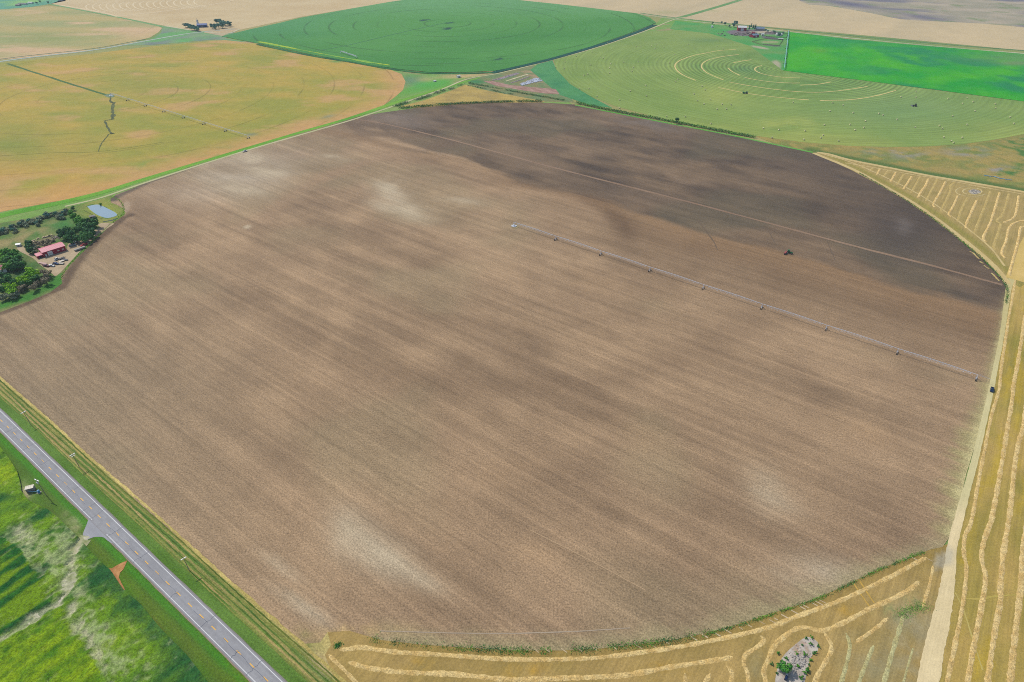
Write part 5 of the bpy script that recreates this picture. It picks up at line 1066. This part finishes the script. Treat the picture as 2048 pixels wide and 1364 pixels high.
trailer(86, 527.8, FD - 1.15, 8.5, solid('pinkish_boards', S(205, 175, 165), .1, 1, .8), 'long pinkish trailer behind the maroon truck')
pickup(168.4, 491.5, FD + .15, M_redpaint, 'red truck parked beside the field bank', 'shut', 1.15, name='truck', cat='truck')
trailer(160.5, 499.5, FD + .1, 9.5, M_conc, 'long grey trailer behind the red truck at the field bank', box=.9, name='cargo_trailer')
car(170, 474.7, FD - .3, M_white, 'white car in the shade below the grove')
pickup(149, 486, FD - .1, solid('silver_paint', S(190, 200, 212), .05, 2, .3, .3), 'silver pickup truck right of the red barn below the grove', 'shut')
pickup(145.5, 491.5, FD - .2, solid('pale_blue_paint', S(170, 195, 205), .05, 2, .3), 'pale blue pickup truck at the right end of the barn')
pickup(490, 303.5, R(52.5), M_white, 'white pickup truck on the canal bank lane', 'shut', 1.1)
pickup(1983, 781, R(53 + 90) + 1.57, M_navy, 'dark blue pickup truck stopped on the edge of the bare field', 'open', 1.0)
pickup(8, 543, R(20), M_blue, 'dark blue pickup truck beside the red-roofed house')
TA = R(-36.2)
tr_ = tractor(1578, 507, TA, M_grn, 'green tractor working along the edge of the dark soil', sc=1.1)
p = P(1570.5, 507.5); im = empty('seed_drill', (p.x, p.y, .1), TA, 'red implement hitched behind the green tractor', 'implement')
mb = MB(); mb.box((0, 0, 1.3), (1.3, 5.0, 1.0), 0, (1.2, 1)); mb.build('hopper', solid('faded_red_paint', S(165, 84, 76), .1, 2, .5), im, .05)
mb = MB(); mb.box((0, 0, .7), (1.6, 5.6, .12)); mb.box((1.8, 0, .6), (2.4, .15, .15))
for k in range(14): mb.tube((-.7, -2.6 + k * .4, .7), (-1.0, -2.6 + k * .4, .02), .05, .04, 4)
mb.build('frame', M_grey, im); wheels(None, (.2,), 2.9, im, .5, .3)
tractor(1492, 187.5, R(190), M_grn, 'green tractor baling in the middle of the hay field', sc=1.2, z=.06)
p = P(1486.5, 187); im = empty('hay_baler', (p.x, p.y, .06), R(10), 'round baler behind the green tractor in the hay field', 'baler')
mb = MB(); mb.tube((0, -1.2, 1.7), (0, 1.2, 1.7), 1.4, 1.4, 14); mb.build('bale_chamber', M_grn, im, .05)
mb = MB(); mb.box((-2, 0, .8), (2.4, .2, .2)); mb.box((0, 0, .7), (2.2, 2.4, .3)); mb.build('frame', M_grey, im); wheels(None, (.3,), 1.35, im, .5, .35)
tractor(1829, 213, R(175), M_black, 'dark tractor among the bales in the right part of the hay field', sc=1.35, z=.06)
p = P(1823.5, 212.5); im = empty('hay_rake', (p.x, p.y, .06), R(-5), 'grey rake pulled by the dark tractor in the hay field', 'rake')
mb = MB(); mb.box((0, 0, 1.0), (.3, 7, .3)); mb.box((1.5, 0, .8), (3, .2, .2))
for k in range(6): mb.tube((-.3, -3 + 1.2 * k, .8), (.3, -2.8 + 1.2 * k, .8), .75, .75, 10)
mb.build('rake_frame', M_grey, im); wheels(None, (0,), 2.2, im, .45, .3)

# ---------------------------------------------------------------- buildings
def gable(name, p, ang, L, W, h, rise, mw, mr, label, cat, eave=.35, z=.1):
    """L along x, W along y; origin at the floor centre"""
    root = empty(name, (p[0], p[1], z), ang, label, cat)
    b_ = MB(); v = [(-L / 2, -W / 2, 0), (L / 2, -W / 2, 0), (L / 2, W / 2, 0), (-L / 2, W / 2, 0), (-L / 2, -W / 2, h), (L / 2, -W / 2, h), (L / 2, W / 2, h), (-L / 2, W / 2, h), (-L / 2, 0, h + rise - .05), (L / 2, 0, h + rise - .05)]
    b_.add(v, [(0, 1, 5, 4), (2, 3, 7, 6), (1, 2, 6, 9, 5), (3, 0, 4, 8, 7), (3, 2, 1, 0)]); b_.build('wall', mw, root)
    r_ = MB(); x0, x1 = -L / 2 - eave, L / 2 + eave; k = rise / (W / 2); ye = W / 2 + eave; ze = h - k * eave + .03; t_ = .12
    for s_ in (-1, 1):
        r_.add([(x0, s_ * ye, ze), (x1, s_ * ye, ze), (x1, 0, h + rise + .03), (x0, 0, h + rise + .03), (x0, s_ * ye, ze + t_), (x1, s_ * ye, ze + t_), (x1, 0, h + rise + .03 + t_), (x0, 0, h + rise + .03 + t_)],
               [(0, 1, 2, 3), (4, 5, 6, 7), (0, 1, 5, 4), (1, 2, 6, 5), (2, 3, 7, 6), (3, 0, 4, 7)])
    rf = r_.build('roof', mr, root); sb = MB()
    for i in range(int(L / 1.0)): 
        x = -L / 2 + .5 + i
        for s_ in (-1, 1): sb.add([(x - .04, s_ * ye, ze + t_ + .003), (x + .04, s_ * ye, ze + t_ + .003), (x + .04, 0, h + rise + .033 + t_), (x - .04, 0, h + rise + .033 + t_), (x, s_ * ye, ze + t_ + .06), (x, 0, h + rise + .09 + t_)], [(0, 4, 5, 3), (1, 2, 5, 4), (0, 1, 4), (3, 5, 2)])
    if name != 'far_shed': sb.build('roof_seam', mr, rf)
    return root
def opening(root, name, x, y, z, w_, h, mat, face=-1, d=.06, frame=None, axis='x'):
    mb = MB(); dims = (w_, d, h) if axis == 'x' else (d, w_, h); mb.box((x, y, z), dims); o = mb.build(name, mat, root)
    if frame:
        f = MB(); t_ = .12
        for dx, dz, ww, hh in ((-w_ / 2 - t_ / 2, 0, t_, h + 2 * t_), (w_ / 2 + t_ / 2, 0, t_, h + 2 * t_), (0, h / 2 + t_ / 2, w_, t_), (0, -h / 2 - t_ / 2, w_, t_)):
            f.box((x + dx, y, z + dz) if axis == 'x' else (x, y + dx, z + dz), (ww, d + .04, hh) if axis == 'x' else (d + .04, ww, hh))
        f.build('frame', frame, o)
    return o
fl = P(88.6, 514.8); fr = P(133.5, 500.7); dv = (fr - fl); BA = math.atan2(dv.y, dv.x); BL = dv.length; nv = Vector((-dv.y, dv.x, 0)).normalized(); BW = 11.0
bc = (fl + fr) / 2 + nv * BW / 2
barn = gable('barn', bc, BA, BL, BW, 4.6, 1.3, M_redwall, M_redroof, 'large red metal barn with a pinkish red roof at the left farm', 'barn')
yf = -BW / 2 - .04
d_ = opening(barn, 'sliding_door', -BL / 2 + 5.6, yf, 1.95, 3.9, 3.7, M_white, frame=M_conc)
for dx in (-.45, .5): opening(d_, 'window', -BL / 2 + 5.6 + dx, yf - .04, 1.6, .55, .5, M_glass)
opening(barn, 'door', -BL / 2 + 2.0, yf, 1.1, 1.1, 2.1, M_white, frame=M_conc)
for x in (-BL / 2 + 12.4, -BL / 2 + 16.2): opening(barn, 'window', x, yf, 2.1, 1.3, .9, M_cream, frame=M_white)
mb = MB()
for x in (-BL / 2 + .08, -BL / 2 + 8.6, BL / 2 - .08): mb.box((x, yf + .01, 2.2), (.16, .09, 4.4))
mb.build('corner_trim', M_redroof, barn)
# lean-to on the left end
ln = MB(); ln.add([(-BL / 2 - 4.8, -BW / 2 + .8, 0), (-BL / 2 - .02, -BW / 2 + .8, 0), (-BL / 2 - .02, BW / 2 - 4.5, 0), (-BL / 2 - 4.8, BW / 2 - 4.5, 0), (-BL / 2 - 4.8, -BW / 2 + .8, 2.5), (-BL / 2 - .02, -BW / 2 + .8, 2.5), (-BL / 2 - .02, BW / 2 - 4.5, 2.9), (-BL / 2 - 4.8, BW / 2 - 4.5, 2.9)],
                   [(0, 1, 5, 4), (1, 2, 6, 5), (2, 3, 7, 6), (3, 0, 4, 7), (4, 5, 6, 7), (3, 2, 1, 0)])
lt = ln.build('lean_to', M_redwall, barn); r_ = MB(); r_.add([(-BL / 2 - 5.1, -BW / 2 + .4, 2.48), (-BL / 2 - .01, -BW / 2 + .4, 2.48), (-BL / 2 - .01, BW / 2 - 4.2, 2.98), (-BL / 2 - 5.1, BW / 2 - 4.2, 2.98)] + [(-BL / 2 - 5.1, -BW / 2 + .4, 2.6), (-BL / 2 - .01, -BW / 2 + .4, 2.6), (-BL / 2 - .01, BW / 2 - 4.2, 3.1), (-BL / 2 - 5.1, BW / 2 - 4.2, 3.1)],
     [(0, 1, 2, 3), (4, 5, 6, 7), (0, 1, 5, 4), (1, 2, 6, 5), (2, 3, 7, 6), (3, 0, 4, 7)]); r_.build('roof', M_redroof, lt)
opening(lt, 'door', -BL / 2 - 2.4, -BW / 2 + .76, 1.1, 1.8, 2.1, M_black)
h = P(-4, 545); hs_ = gable('house', h, R(40), 13, 8, 3.4, 2.2, M_white, M_redroof, 'white house with a pinkish red roof among the trees at the left edge', 'house')
for x in (-3.5, 0, 3.5): opening(hs_, 'window', x, -4.04, 1.9, 1.2, 1.1, M_glass, frame=M_cream)
opening(hs_, 'window', 6.54, 0, 1.9, 1.2, 1.1, M_glass, axis='x' if False else 'y')
s_ = gable('shed', P(38.5, 492), R(20), 3.4, 2.8, 2.1, .5, M_white, M_white, 'small white shed at the head of the farm driveway', 'shed'); opening(s_, 'door', 0, -1.44, 1, .9, 1.8, M_grey)
s_ = gable('shed', P(186, 435.5), R(25), 5, 3, 2.0, .7, M_grey, M_conc, 'low grey shed on the near bank of the pond', 'shed'); opening(s_, 'door', -1, -1.54, .95, 1, 1.7, M_black)
s_ = gable('shed', P(9, 521), R(35), 4, 3.4, 2.2, .9, M_cream, solid('orange_roof', S(220, 110, 85), .1, 1, .7), 'small shed with an orange roof among the trees at the left edge', 'shed'); opening(s_, 'door', 0, -1.74, 1, .9, 1.8, M_wood)
s_ = gable('shed', P(4, 514), R(45), 5, 4, 2.2, .8, M_wood, M_lumber, 'shed with a tan roof at the left edge above the orange-roofed one', 'shed'); opening(s_, 'door', 0, -2.04, 1, .9, 1.8, M_black)
for u_, v_, L_, lb in ((95, 474, 6, 'long pale lumber stack behind the middle of the barn'), (101, 472.5, 4, 'short pale lumber stack right of the long one behind the barn'), (66.5, 482.5, 4, 'whitish board stack left of the barn roof'), (76.5, 478, 2.5, 'small pale board stack between the two larger stacks'), (68, 485.5, 2.4, 'tan crate stack below the whitish board stack'), (88, 475.5, 3, 'low pale lumber stack left of the long one')):
    p = P(u_, v_); e = empty('lumber_stack', (p.x, p.y, .08), R(40), lb, 'lumber stack', 'lumber stacks behind the barn')
    mb = MB()
    for k in range(4): mb.box((random.uniform(-.2, .2), (k % 2) * .1, .15 + .25 * k), (L_ - k * .3, 1.2 + .5 * (k < 2), .2))
    mb.build('boards', M_lumber, e); b_ = MB(); b_.box((L_ / 3, 0, .03), (.15, 1.6, .12)); b_.box((-L_ / 3, 0, .03), (.15, 1.6, .12)); b_.build('bearer', M_wood, e)
mb = MB(); random.seed(21)
for k in range(70):
    a, b_ = random.gauss(0, 1), random.gauss(0, 1); p = P(116 + a * 9 - b_ * 4, 474 + b_ * 3 - a * 1.5); mb.box((p.x, p.y, .35), (random.uniform(.5, 2), random.uniform(.3, 1), random.uniform(.3, .7)), random.uniform(0, 3))
tag(mb.build('scrap_pile', solid('rusty_scrap', S(150, 140, 130), .35, .5, .8)), 'scattered scrap behind the right half of the barn', 'scrap', kind='stuff')
# distant red farm
def far(name, u_, v_, ang, L_, W_, h_, rise, mw, mr, lb, door=None, cat='barn'):
    r = gable(name, P(u_, v_), ang, L_, W_, h_, rise, mw, mr, lb, cat)
    if door: opening(r, 'door', 0, -W_ / 2 - .06, h_ * .4, L_ * door, h_ * .75, M_white if mw is M_redwall else M_grey, d=.1)
    return r
far('barn', 1483, 61, R(-8), 20, 13, 7, 3.2, M_redwall, M_white, 'distant red barn with a white roof', .35)
far('barn', 1508, 74, R(30), 18, 12, 4.5, 2.0, M_redwall, M_greyroof, 'distant low red barn with a grey-blue roof', .2)
far('barn', 1506, 67.5, R(-8), 6, 5, 3, 1, M_redwall, M_redwall, 'tiny dark red shed behind the low red barn', .3, 'shed')
far('house', 1519, 60, R(-10), 20, 12, 3.5, 3.5, M_conc, M_greyroof, 'distant house with a blue-grey roof', .1, 'house')
far('shed', 1525, 71, R(-8), 6, 5, 3, 1, M_white, M_white, 'small white shed right of the low red barn', .3, 'shed')
far('shed', 1557.5, 71, R(-8), 13, 8, 3, 1.5, M_white, M_white, 'white shed near the upper end of the teal sprinkler', .2, 'shed')
far('shed', 1561, 79, R(-8), 10, 4, 2.2, .6, M_conc, M_white, 'flat whitish shelter below the white shed in the far corral', .2, 'shed')
mb = MB(); p = P(1424, 55); mb.tube((0, 0, 0), (0, 0, 3.2), 2.6, 2.6, 14); bn = empty('grain_bin', (p.x, p.y, .08), 0, 'lone small white grain bin left of the far red farm', 'grain bin'); mb.build('bin_wall', M_steel, bn); mb = MB(); mb.tube((0, 0, 3.2), (0, 0, 4.6), 2.8, .3, 14); mb.build('bin_roof', M_white, bn)
mb = MB(); random.seed(44)
for k in range(46):
    p = P(random.gauss(1484, 20), random.gauss(68, 2.2)); mb.box((p.x, p.y, .9), (random.uniform(2, 6), random.uniform(1.5, 3), random.uniform(1, 2)), random.uniform(0, 3))
tag(mb.build('scrap_pile', bpy.data.materials['rusty_scrap']), 'dark clutter of machinery spread over the far red farm yard', 'scrap', kind='stuff')
for lb, pts in (('dark board fence round the upper corral of the far red farm', [(1530, 66), (1576, 68), (1572, 76), (1532, 74), (1530, 66)]), ('dark board fence round the lower corral of the far red farm', [(1504, 84), (1530, 78), (1566, 80), (1558, 92), (1520, 89), (1504, 84)])):
    e = empty('corral_fence', tuple(P(*pts[0])), 0, lb, 'fence'); o0 = P(*pts[0]); mb = MB(); m2 = MB()
    for a, b_ in zip(pts[:-1], pts[1:]):
        a, b_ = P(*a) - o0, P(*b_) - o0
        for zz in (.6, 1.1, 1.6): mb.tube(a + Vector((0, 0, zz)), b_ + Vector((0, 0, zz)), .14, .14, 4)
        for k in range(int((b_ - a).length / 4)): q = a + (b_ - a) * (k * 4 / (b_ - a).length); m2.tube(q, q + Vector((0, 0, 1.9)), .14, .12, 5)
    mb.build('rail', M_wood, e); m2.build('fence_post', M_wood, e)
many([(1443, 45), (1450, 47), (1531, 60), (1536, 62), (1548, 64), (1558, 68), (1566, 66), (1459, 52)], 'blue', 'round', 'small bluish tree scattered round the far red farm', 'small trees round the far red farm', (5, 8), 1.2)
# blue-roofed farmstead
far('barn', 405, 54, R(15), 22, 12, 5, 2.6, M_blue, M_blueroof, 'distant barn with a deep blue roof between two groves', .2)
p = P(396.5, 50); bn = empty('grain_elevator', (p.x, p.y, .08), 0, 'slim grey grain tower behind the blue-roofed barn', 'grain tower'); mb = MB(); mb.tube((0, 0, 0), (0, 0, 10), 2.4, 2.4, 12); mb.build('bin_wall', M_steel, bn); mb = MB(); mb.tube((0, 0, 10), (0, 0, 12), 2.5, .3, 12); mb.tube((0, 0, 12), (0, 0, 15), .25, .2, 6); mb.build('bin_roof', M_grey, bn)
far('shed', 46, 9, R(-5), 24, 8, 3, 1, M_white, M_conc, 'long pale shed on the pasture at the top left', None, 'shed')
far('shed', 37, 11.5, R(-5), 12, 8, 3, 1, M_conc, M_conc, 'smaller grey shed left of the long pale shed', None, 'shed')
far('shed', 62, 7, R(-5), 12, 8, 3, 1, M_white, M_white, 'small white shed right of the long pale shed', None, 'shed')
far('shed', 121, 1, R(-5), 10, 8, 4, 1.5, M_white, M_white, 'white shed at the very top edge left of the tan stubble', None, 'shed')
s_ = far('shed', 917, 155, R(40), 6, 4, 3, .8, M_white, M_white, 'small white shed on the bare strip below the green crop', .3, 'shed')
s_ = far('shed', 869.5, 163, R(40), 4.5, 3, 1.6, .3, M_white, M_white, 'tiny white pump shelter on the bright grass by the canal', .3, 'shed')
# field-side pump installation by the highway
b0 = P(63, 981); s_ = gable('pump_shed', b0, R(22), 3.8, 2.6, 2.7, .15, solid('grey_siding', S(150, 142, 140), .08, 2, .7), M_cream, 'small grey pump shed with a cream roof beside the highway', 'shed', .15, .05)
opening(s_, 'door', .3, -1.34, 1, .9, 1.9, M_grey)
a = P(56.5, 985); b_ = P(73, 985.3); e = empty('pump', (b_.x, b_.y, .05), math.atan2(a.y - b_.y, a.x - b_.x), 'blue electric pump on a pale teal pipe beside the pump shed', 'pump')
L_ = (a - b_).length; mb = MB(); mb.tube((0, 0, .8), (L_, 0, .8), .16, .16, 8); mb.tube((L_, 0, .8), (L_, 0, 0), .16, .16, 8); mb.tube((0, 0, .8), (-.6, 0, .3), .16, .16, 8); mb.tube((L_ * .5, 0, .8), (L_ * .5, 0, 0), .08, .08, 6); mb.build('pipe', M_teal, e)
mb = MB(); mb.tube((-1.6, 0, .3), (-1.6, 0, 1.8), .62, .62, 12); mb.tube((-1.6, 0, 1.8), (-1.6, 0, 2.0), .5, .3, 12); mb.tube((-2.2, 0, .6), (-1.0, 0, .6), .25, .25, 8); mb.build('motor', solid('bright_blue_paint', S(60, 150, 205), .1, 2, .4), e)
mb = MB(); mb.box((-1.5, 0, .1), (2.0, 1.6, .2)); mb.build('base', M_conc, e)

# ---------------------------------------------------------------- utility poles
def upole(base, H_, arm_ang, arm, label, name='utility_pole', transf=False, arms=1, ins=3):
    e = empty(name, (base.x, base.y, .05), arm_ang, label, 'utility pole', 'utility poles along the highway')
    mb = MB(); mb.tube((0, 0, -.1), (0, 0, H_), .2, .13, 8); mb.build('pole', solid('grey_pole_wood', S(165, 156, 128), .2, 3, .9) if 'grey_pole_wood' not in bpy.data.materials else bpy.data.materials['grey_pole_wood'], e)
    mb = MB(); mb.box((0, 0, H_ - .5), (arm, .42, .22)); mb.build('crossarm', M_white, e)
    if arms > 1: mb = MB(); mb.box((0, 0, H_ - 1.7), (arm * .7, .28, .18)); mb.build('crossarm', M_white, e)
    for k in range(ins):
        x = (k / (ins - 1) - .5) * arm * .94; mb = MB(); mb.tube((x, 0, H_ - .41), (x, 0, H_ - .12), .08, .05, 7); mb.build('insulator', M_white, e)
    if transf:
        for s_ in (-1, 0, 1): mb = MB(); mb.tube((s_ * .62, -.42, H_ - 2.7), (s_ * .62, -.42, H_ - 1.9), .26, .26, 10); mb.build('transformer', M_steel, e)
        mb = MB(); mb.tube((.15, -.05, 1), (.15, -.05, H_ - 2.9), .05, .05, 5); mb.build('conduit', M_grey, e)
    return e
def armang(a, b_, H_):
    p, q = P(*a, H_), P(*b_, H_); d = q - p; return math.atan2(d.y, d.x), d.length
p = P(92.5, 991); aa, al = armang((64.5, 956), (73.5, 960.5), 12.5)
upole(p, 12.8, aa, max(2.6, al), 'utility pole with three grey transformers beside the pump shed', transf=True)
for (a, b_), lb, n_ in ((((41.5, 827.5), (52.5, 821.5)), 'utility pole farthest up the highway verge', 1), (((139, 912.5), (150.5, 906)), 'utility pole with two crossarms on the verge opposite the pump shed', 2), (((361.5, 1120.5), (373, 1113.5)), 'utility pole nearest the bottom of the highway verge', 1)):
    H_ = 10.5; q = P((a[0] + b_[0]) / 2, (a[1] + b_[1]) / 2, H_ - .5); aa, al = armang(a, b_, H_ - .5); upole(Vector((q.x, q.y, 0)), H_, aa, al, lb, arms=n_)

# ---------------------------------------------------------------- rock piles
def rocks(name, pts, n, label, cols, seed, smin=.2, smax=.7):
    random.seed(seed); g = Gs(pts); mb = MB(); k = 0
    while k < n:
        x, y = random.uniform(g[:, 0].min(), g[:, 0].max()), random.uniform(g[:, 1].min(), g[:, 1].max())
        if not inside(np.array([x]), np.array([y]), g)[0]: continue
        s_ = random.uniform(smin, smax); a = random.uniform(0, 3); n0 = 6; vs = []
        for zz, rr in ((0, 1), (.45, .95), (.8, .5)):
            for i in range(n0):
                t = a + 6.283 * i / n0; q = rr * s_ * random.uniform(.7, 1.15); vs.append((x + q * math.cos(t), y + q * math.sin(t), .1 + zz * s_))
        mb.add(vs, [(i, (i + 1) % n0, n0 + (i + 1) % n0, n0 + i) for i in range(n0)] + [(n0 + i, n0 + (i + 1) % n0, 2 * n0 + (i + 1) % n0, 2 * n0 + i) for i in range(n0)] + [tuple(range(2 * n0, 3 * n0))]); k += 1
    return tag(mb.build(name, cols), label, 'rocks', kind='stuff')
def rkp(l): return [(1540 + a / 13.117, 1260 + b_ / 13.117) for a, b_ in l]
RP = rkp([(130, 1400), (160, 1150), (250, 850), (400, 620), (700, 350), (950, 180), (1100, 225), (1260, 330), (1250, 560), (1110, 650), (1020, 860), (960, 1150), (900, 1400), (850, 1700), (100, 1700)])
def c_rp(x, y, u, v):
    c = mix(S(206, 198, 188), S(180, 170, 158), ct(vn(x, y, 2, 901, 3), 3))
    c = mix(c, S(205, 150, 140), .8 * sm(vn(x, y, 2.2, 903), .6, .72) * blob(u, v, 1625, 1292, 20, 12)); c = mix(c, S(176, 135, 90), .9 * sm(vn(x, y, 2.2, 905), .5, .62) * blob(u, v, 1600, 1296, 14, 12))
    return mix(c, S(168, 164, 158), .5 * blob(u, v, 1592, 1330, 14, 18) * ct(vn(x, y, 1, 907), 2))
field('bare_ground', RP, .085, c_rp, M_dirt, .8, smooth=2)
rocks('field_stones', rkp([(550, 650), (900, 700), (960, 850), (640, 1120), (520, 1080), (560, 850)]), 130, 'grey heap of field stones beside the round bush', solid('grey_stone', S(180, 175, 168), .3, 1.5, .9), 31)
rocks('field_stones', RP[1:13], 160, 'scattered small field stones over the pale rock patch', solid('pale_stone', S(200, 190, 182), .25, 1.5, .9), 33, .12, .35)
p = P(1571.5, 1358); e = empty('water_tank', (p.x, p.y, .1), R(50), 'small dark blue and white tank at the foot of the rock patch', 'tank'); mb = MB(); mb.tube((-.9, 0, .8), (.9, 0, .8), .6, .6, 12); mb.build('tank_body', M_navy, e); mb = MB(); mb.box((1.5, .3, .4), (1.0, .8, .6)); mb.build('tank_box', M_white, e); mb = MB(); mb.box((0, .4, .1), (2, .15, .2)); mb.box((0, -.4, .1), (2, .15, .2)); mb.build('skid', M_black, e)
RQ = [(1936, 382), (1942, 379.5), (1950, 379), (1957, 381), (1961, 384.5), (1958, 387.5), (1950, 388.5), (1941, 387)]
field('bare_ground', RQ, .085, noisy((216, 208, 188), (178, 170, 156), 2.5, 911, 3), M_dirt, 1.5, smooth=2)
rocks('field_stones', RQ, 70, 'grey stone heap inside the oval windrows of the triangular corner', bpy.data.materials['grey_stone'], 35, .3, .9)

# ---------------------------------------------------------------- haze
mb = MB()
x0, x1, y0, y1, z0, z1 = -13500, 13500, -9500, 15500, -1.2, 285
mb.add([(x0, y0, z0), (x1, y0, z0), (x1, y1, z0), (x0, y1, z0), (x0, y0, z1), (x1, y0, z1), (x1, y1, z1), (x0, y1, z1)], [(3, 2, 1, 0), (4, 5, 6, 7), (0, 1, 5, 4), (1, 2, 6, 5), (2, 3, 7, 6), (3, 0, 4, 7)])
mt = bpy.data.materials.new('haze'); mt.use_nodes = True; t = mt.node_tree; t.nodes.clear(); o_ = t.nodes.new('ShaderNodeOutputMaterial'); vv = t.nodes.new('ShaderNodeVolumePrincipled')
vv.inputs['Color'].default_value = (.80, .90, 1.0, 1); vv.inputs['Density'].default_value = HAZE; t.links.new(vv.outputs[0], o_.inputs['Volume'])
tag(mb.build('haze', mt), kind='stuff')
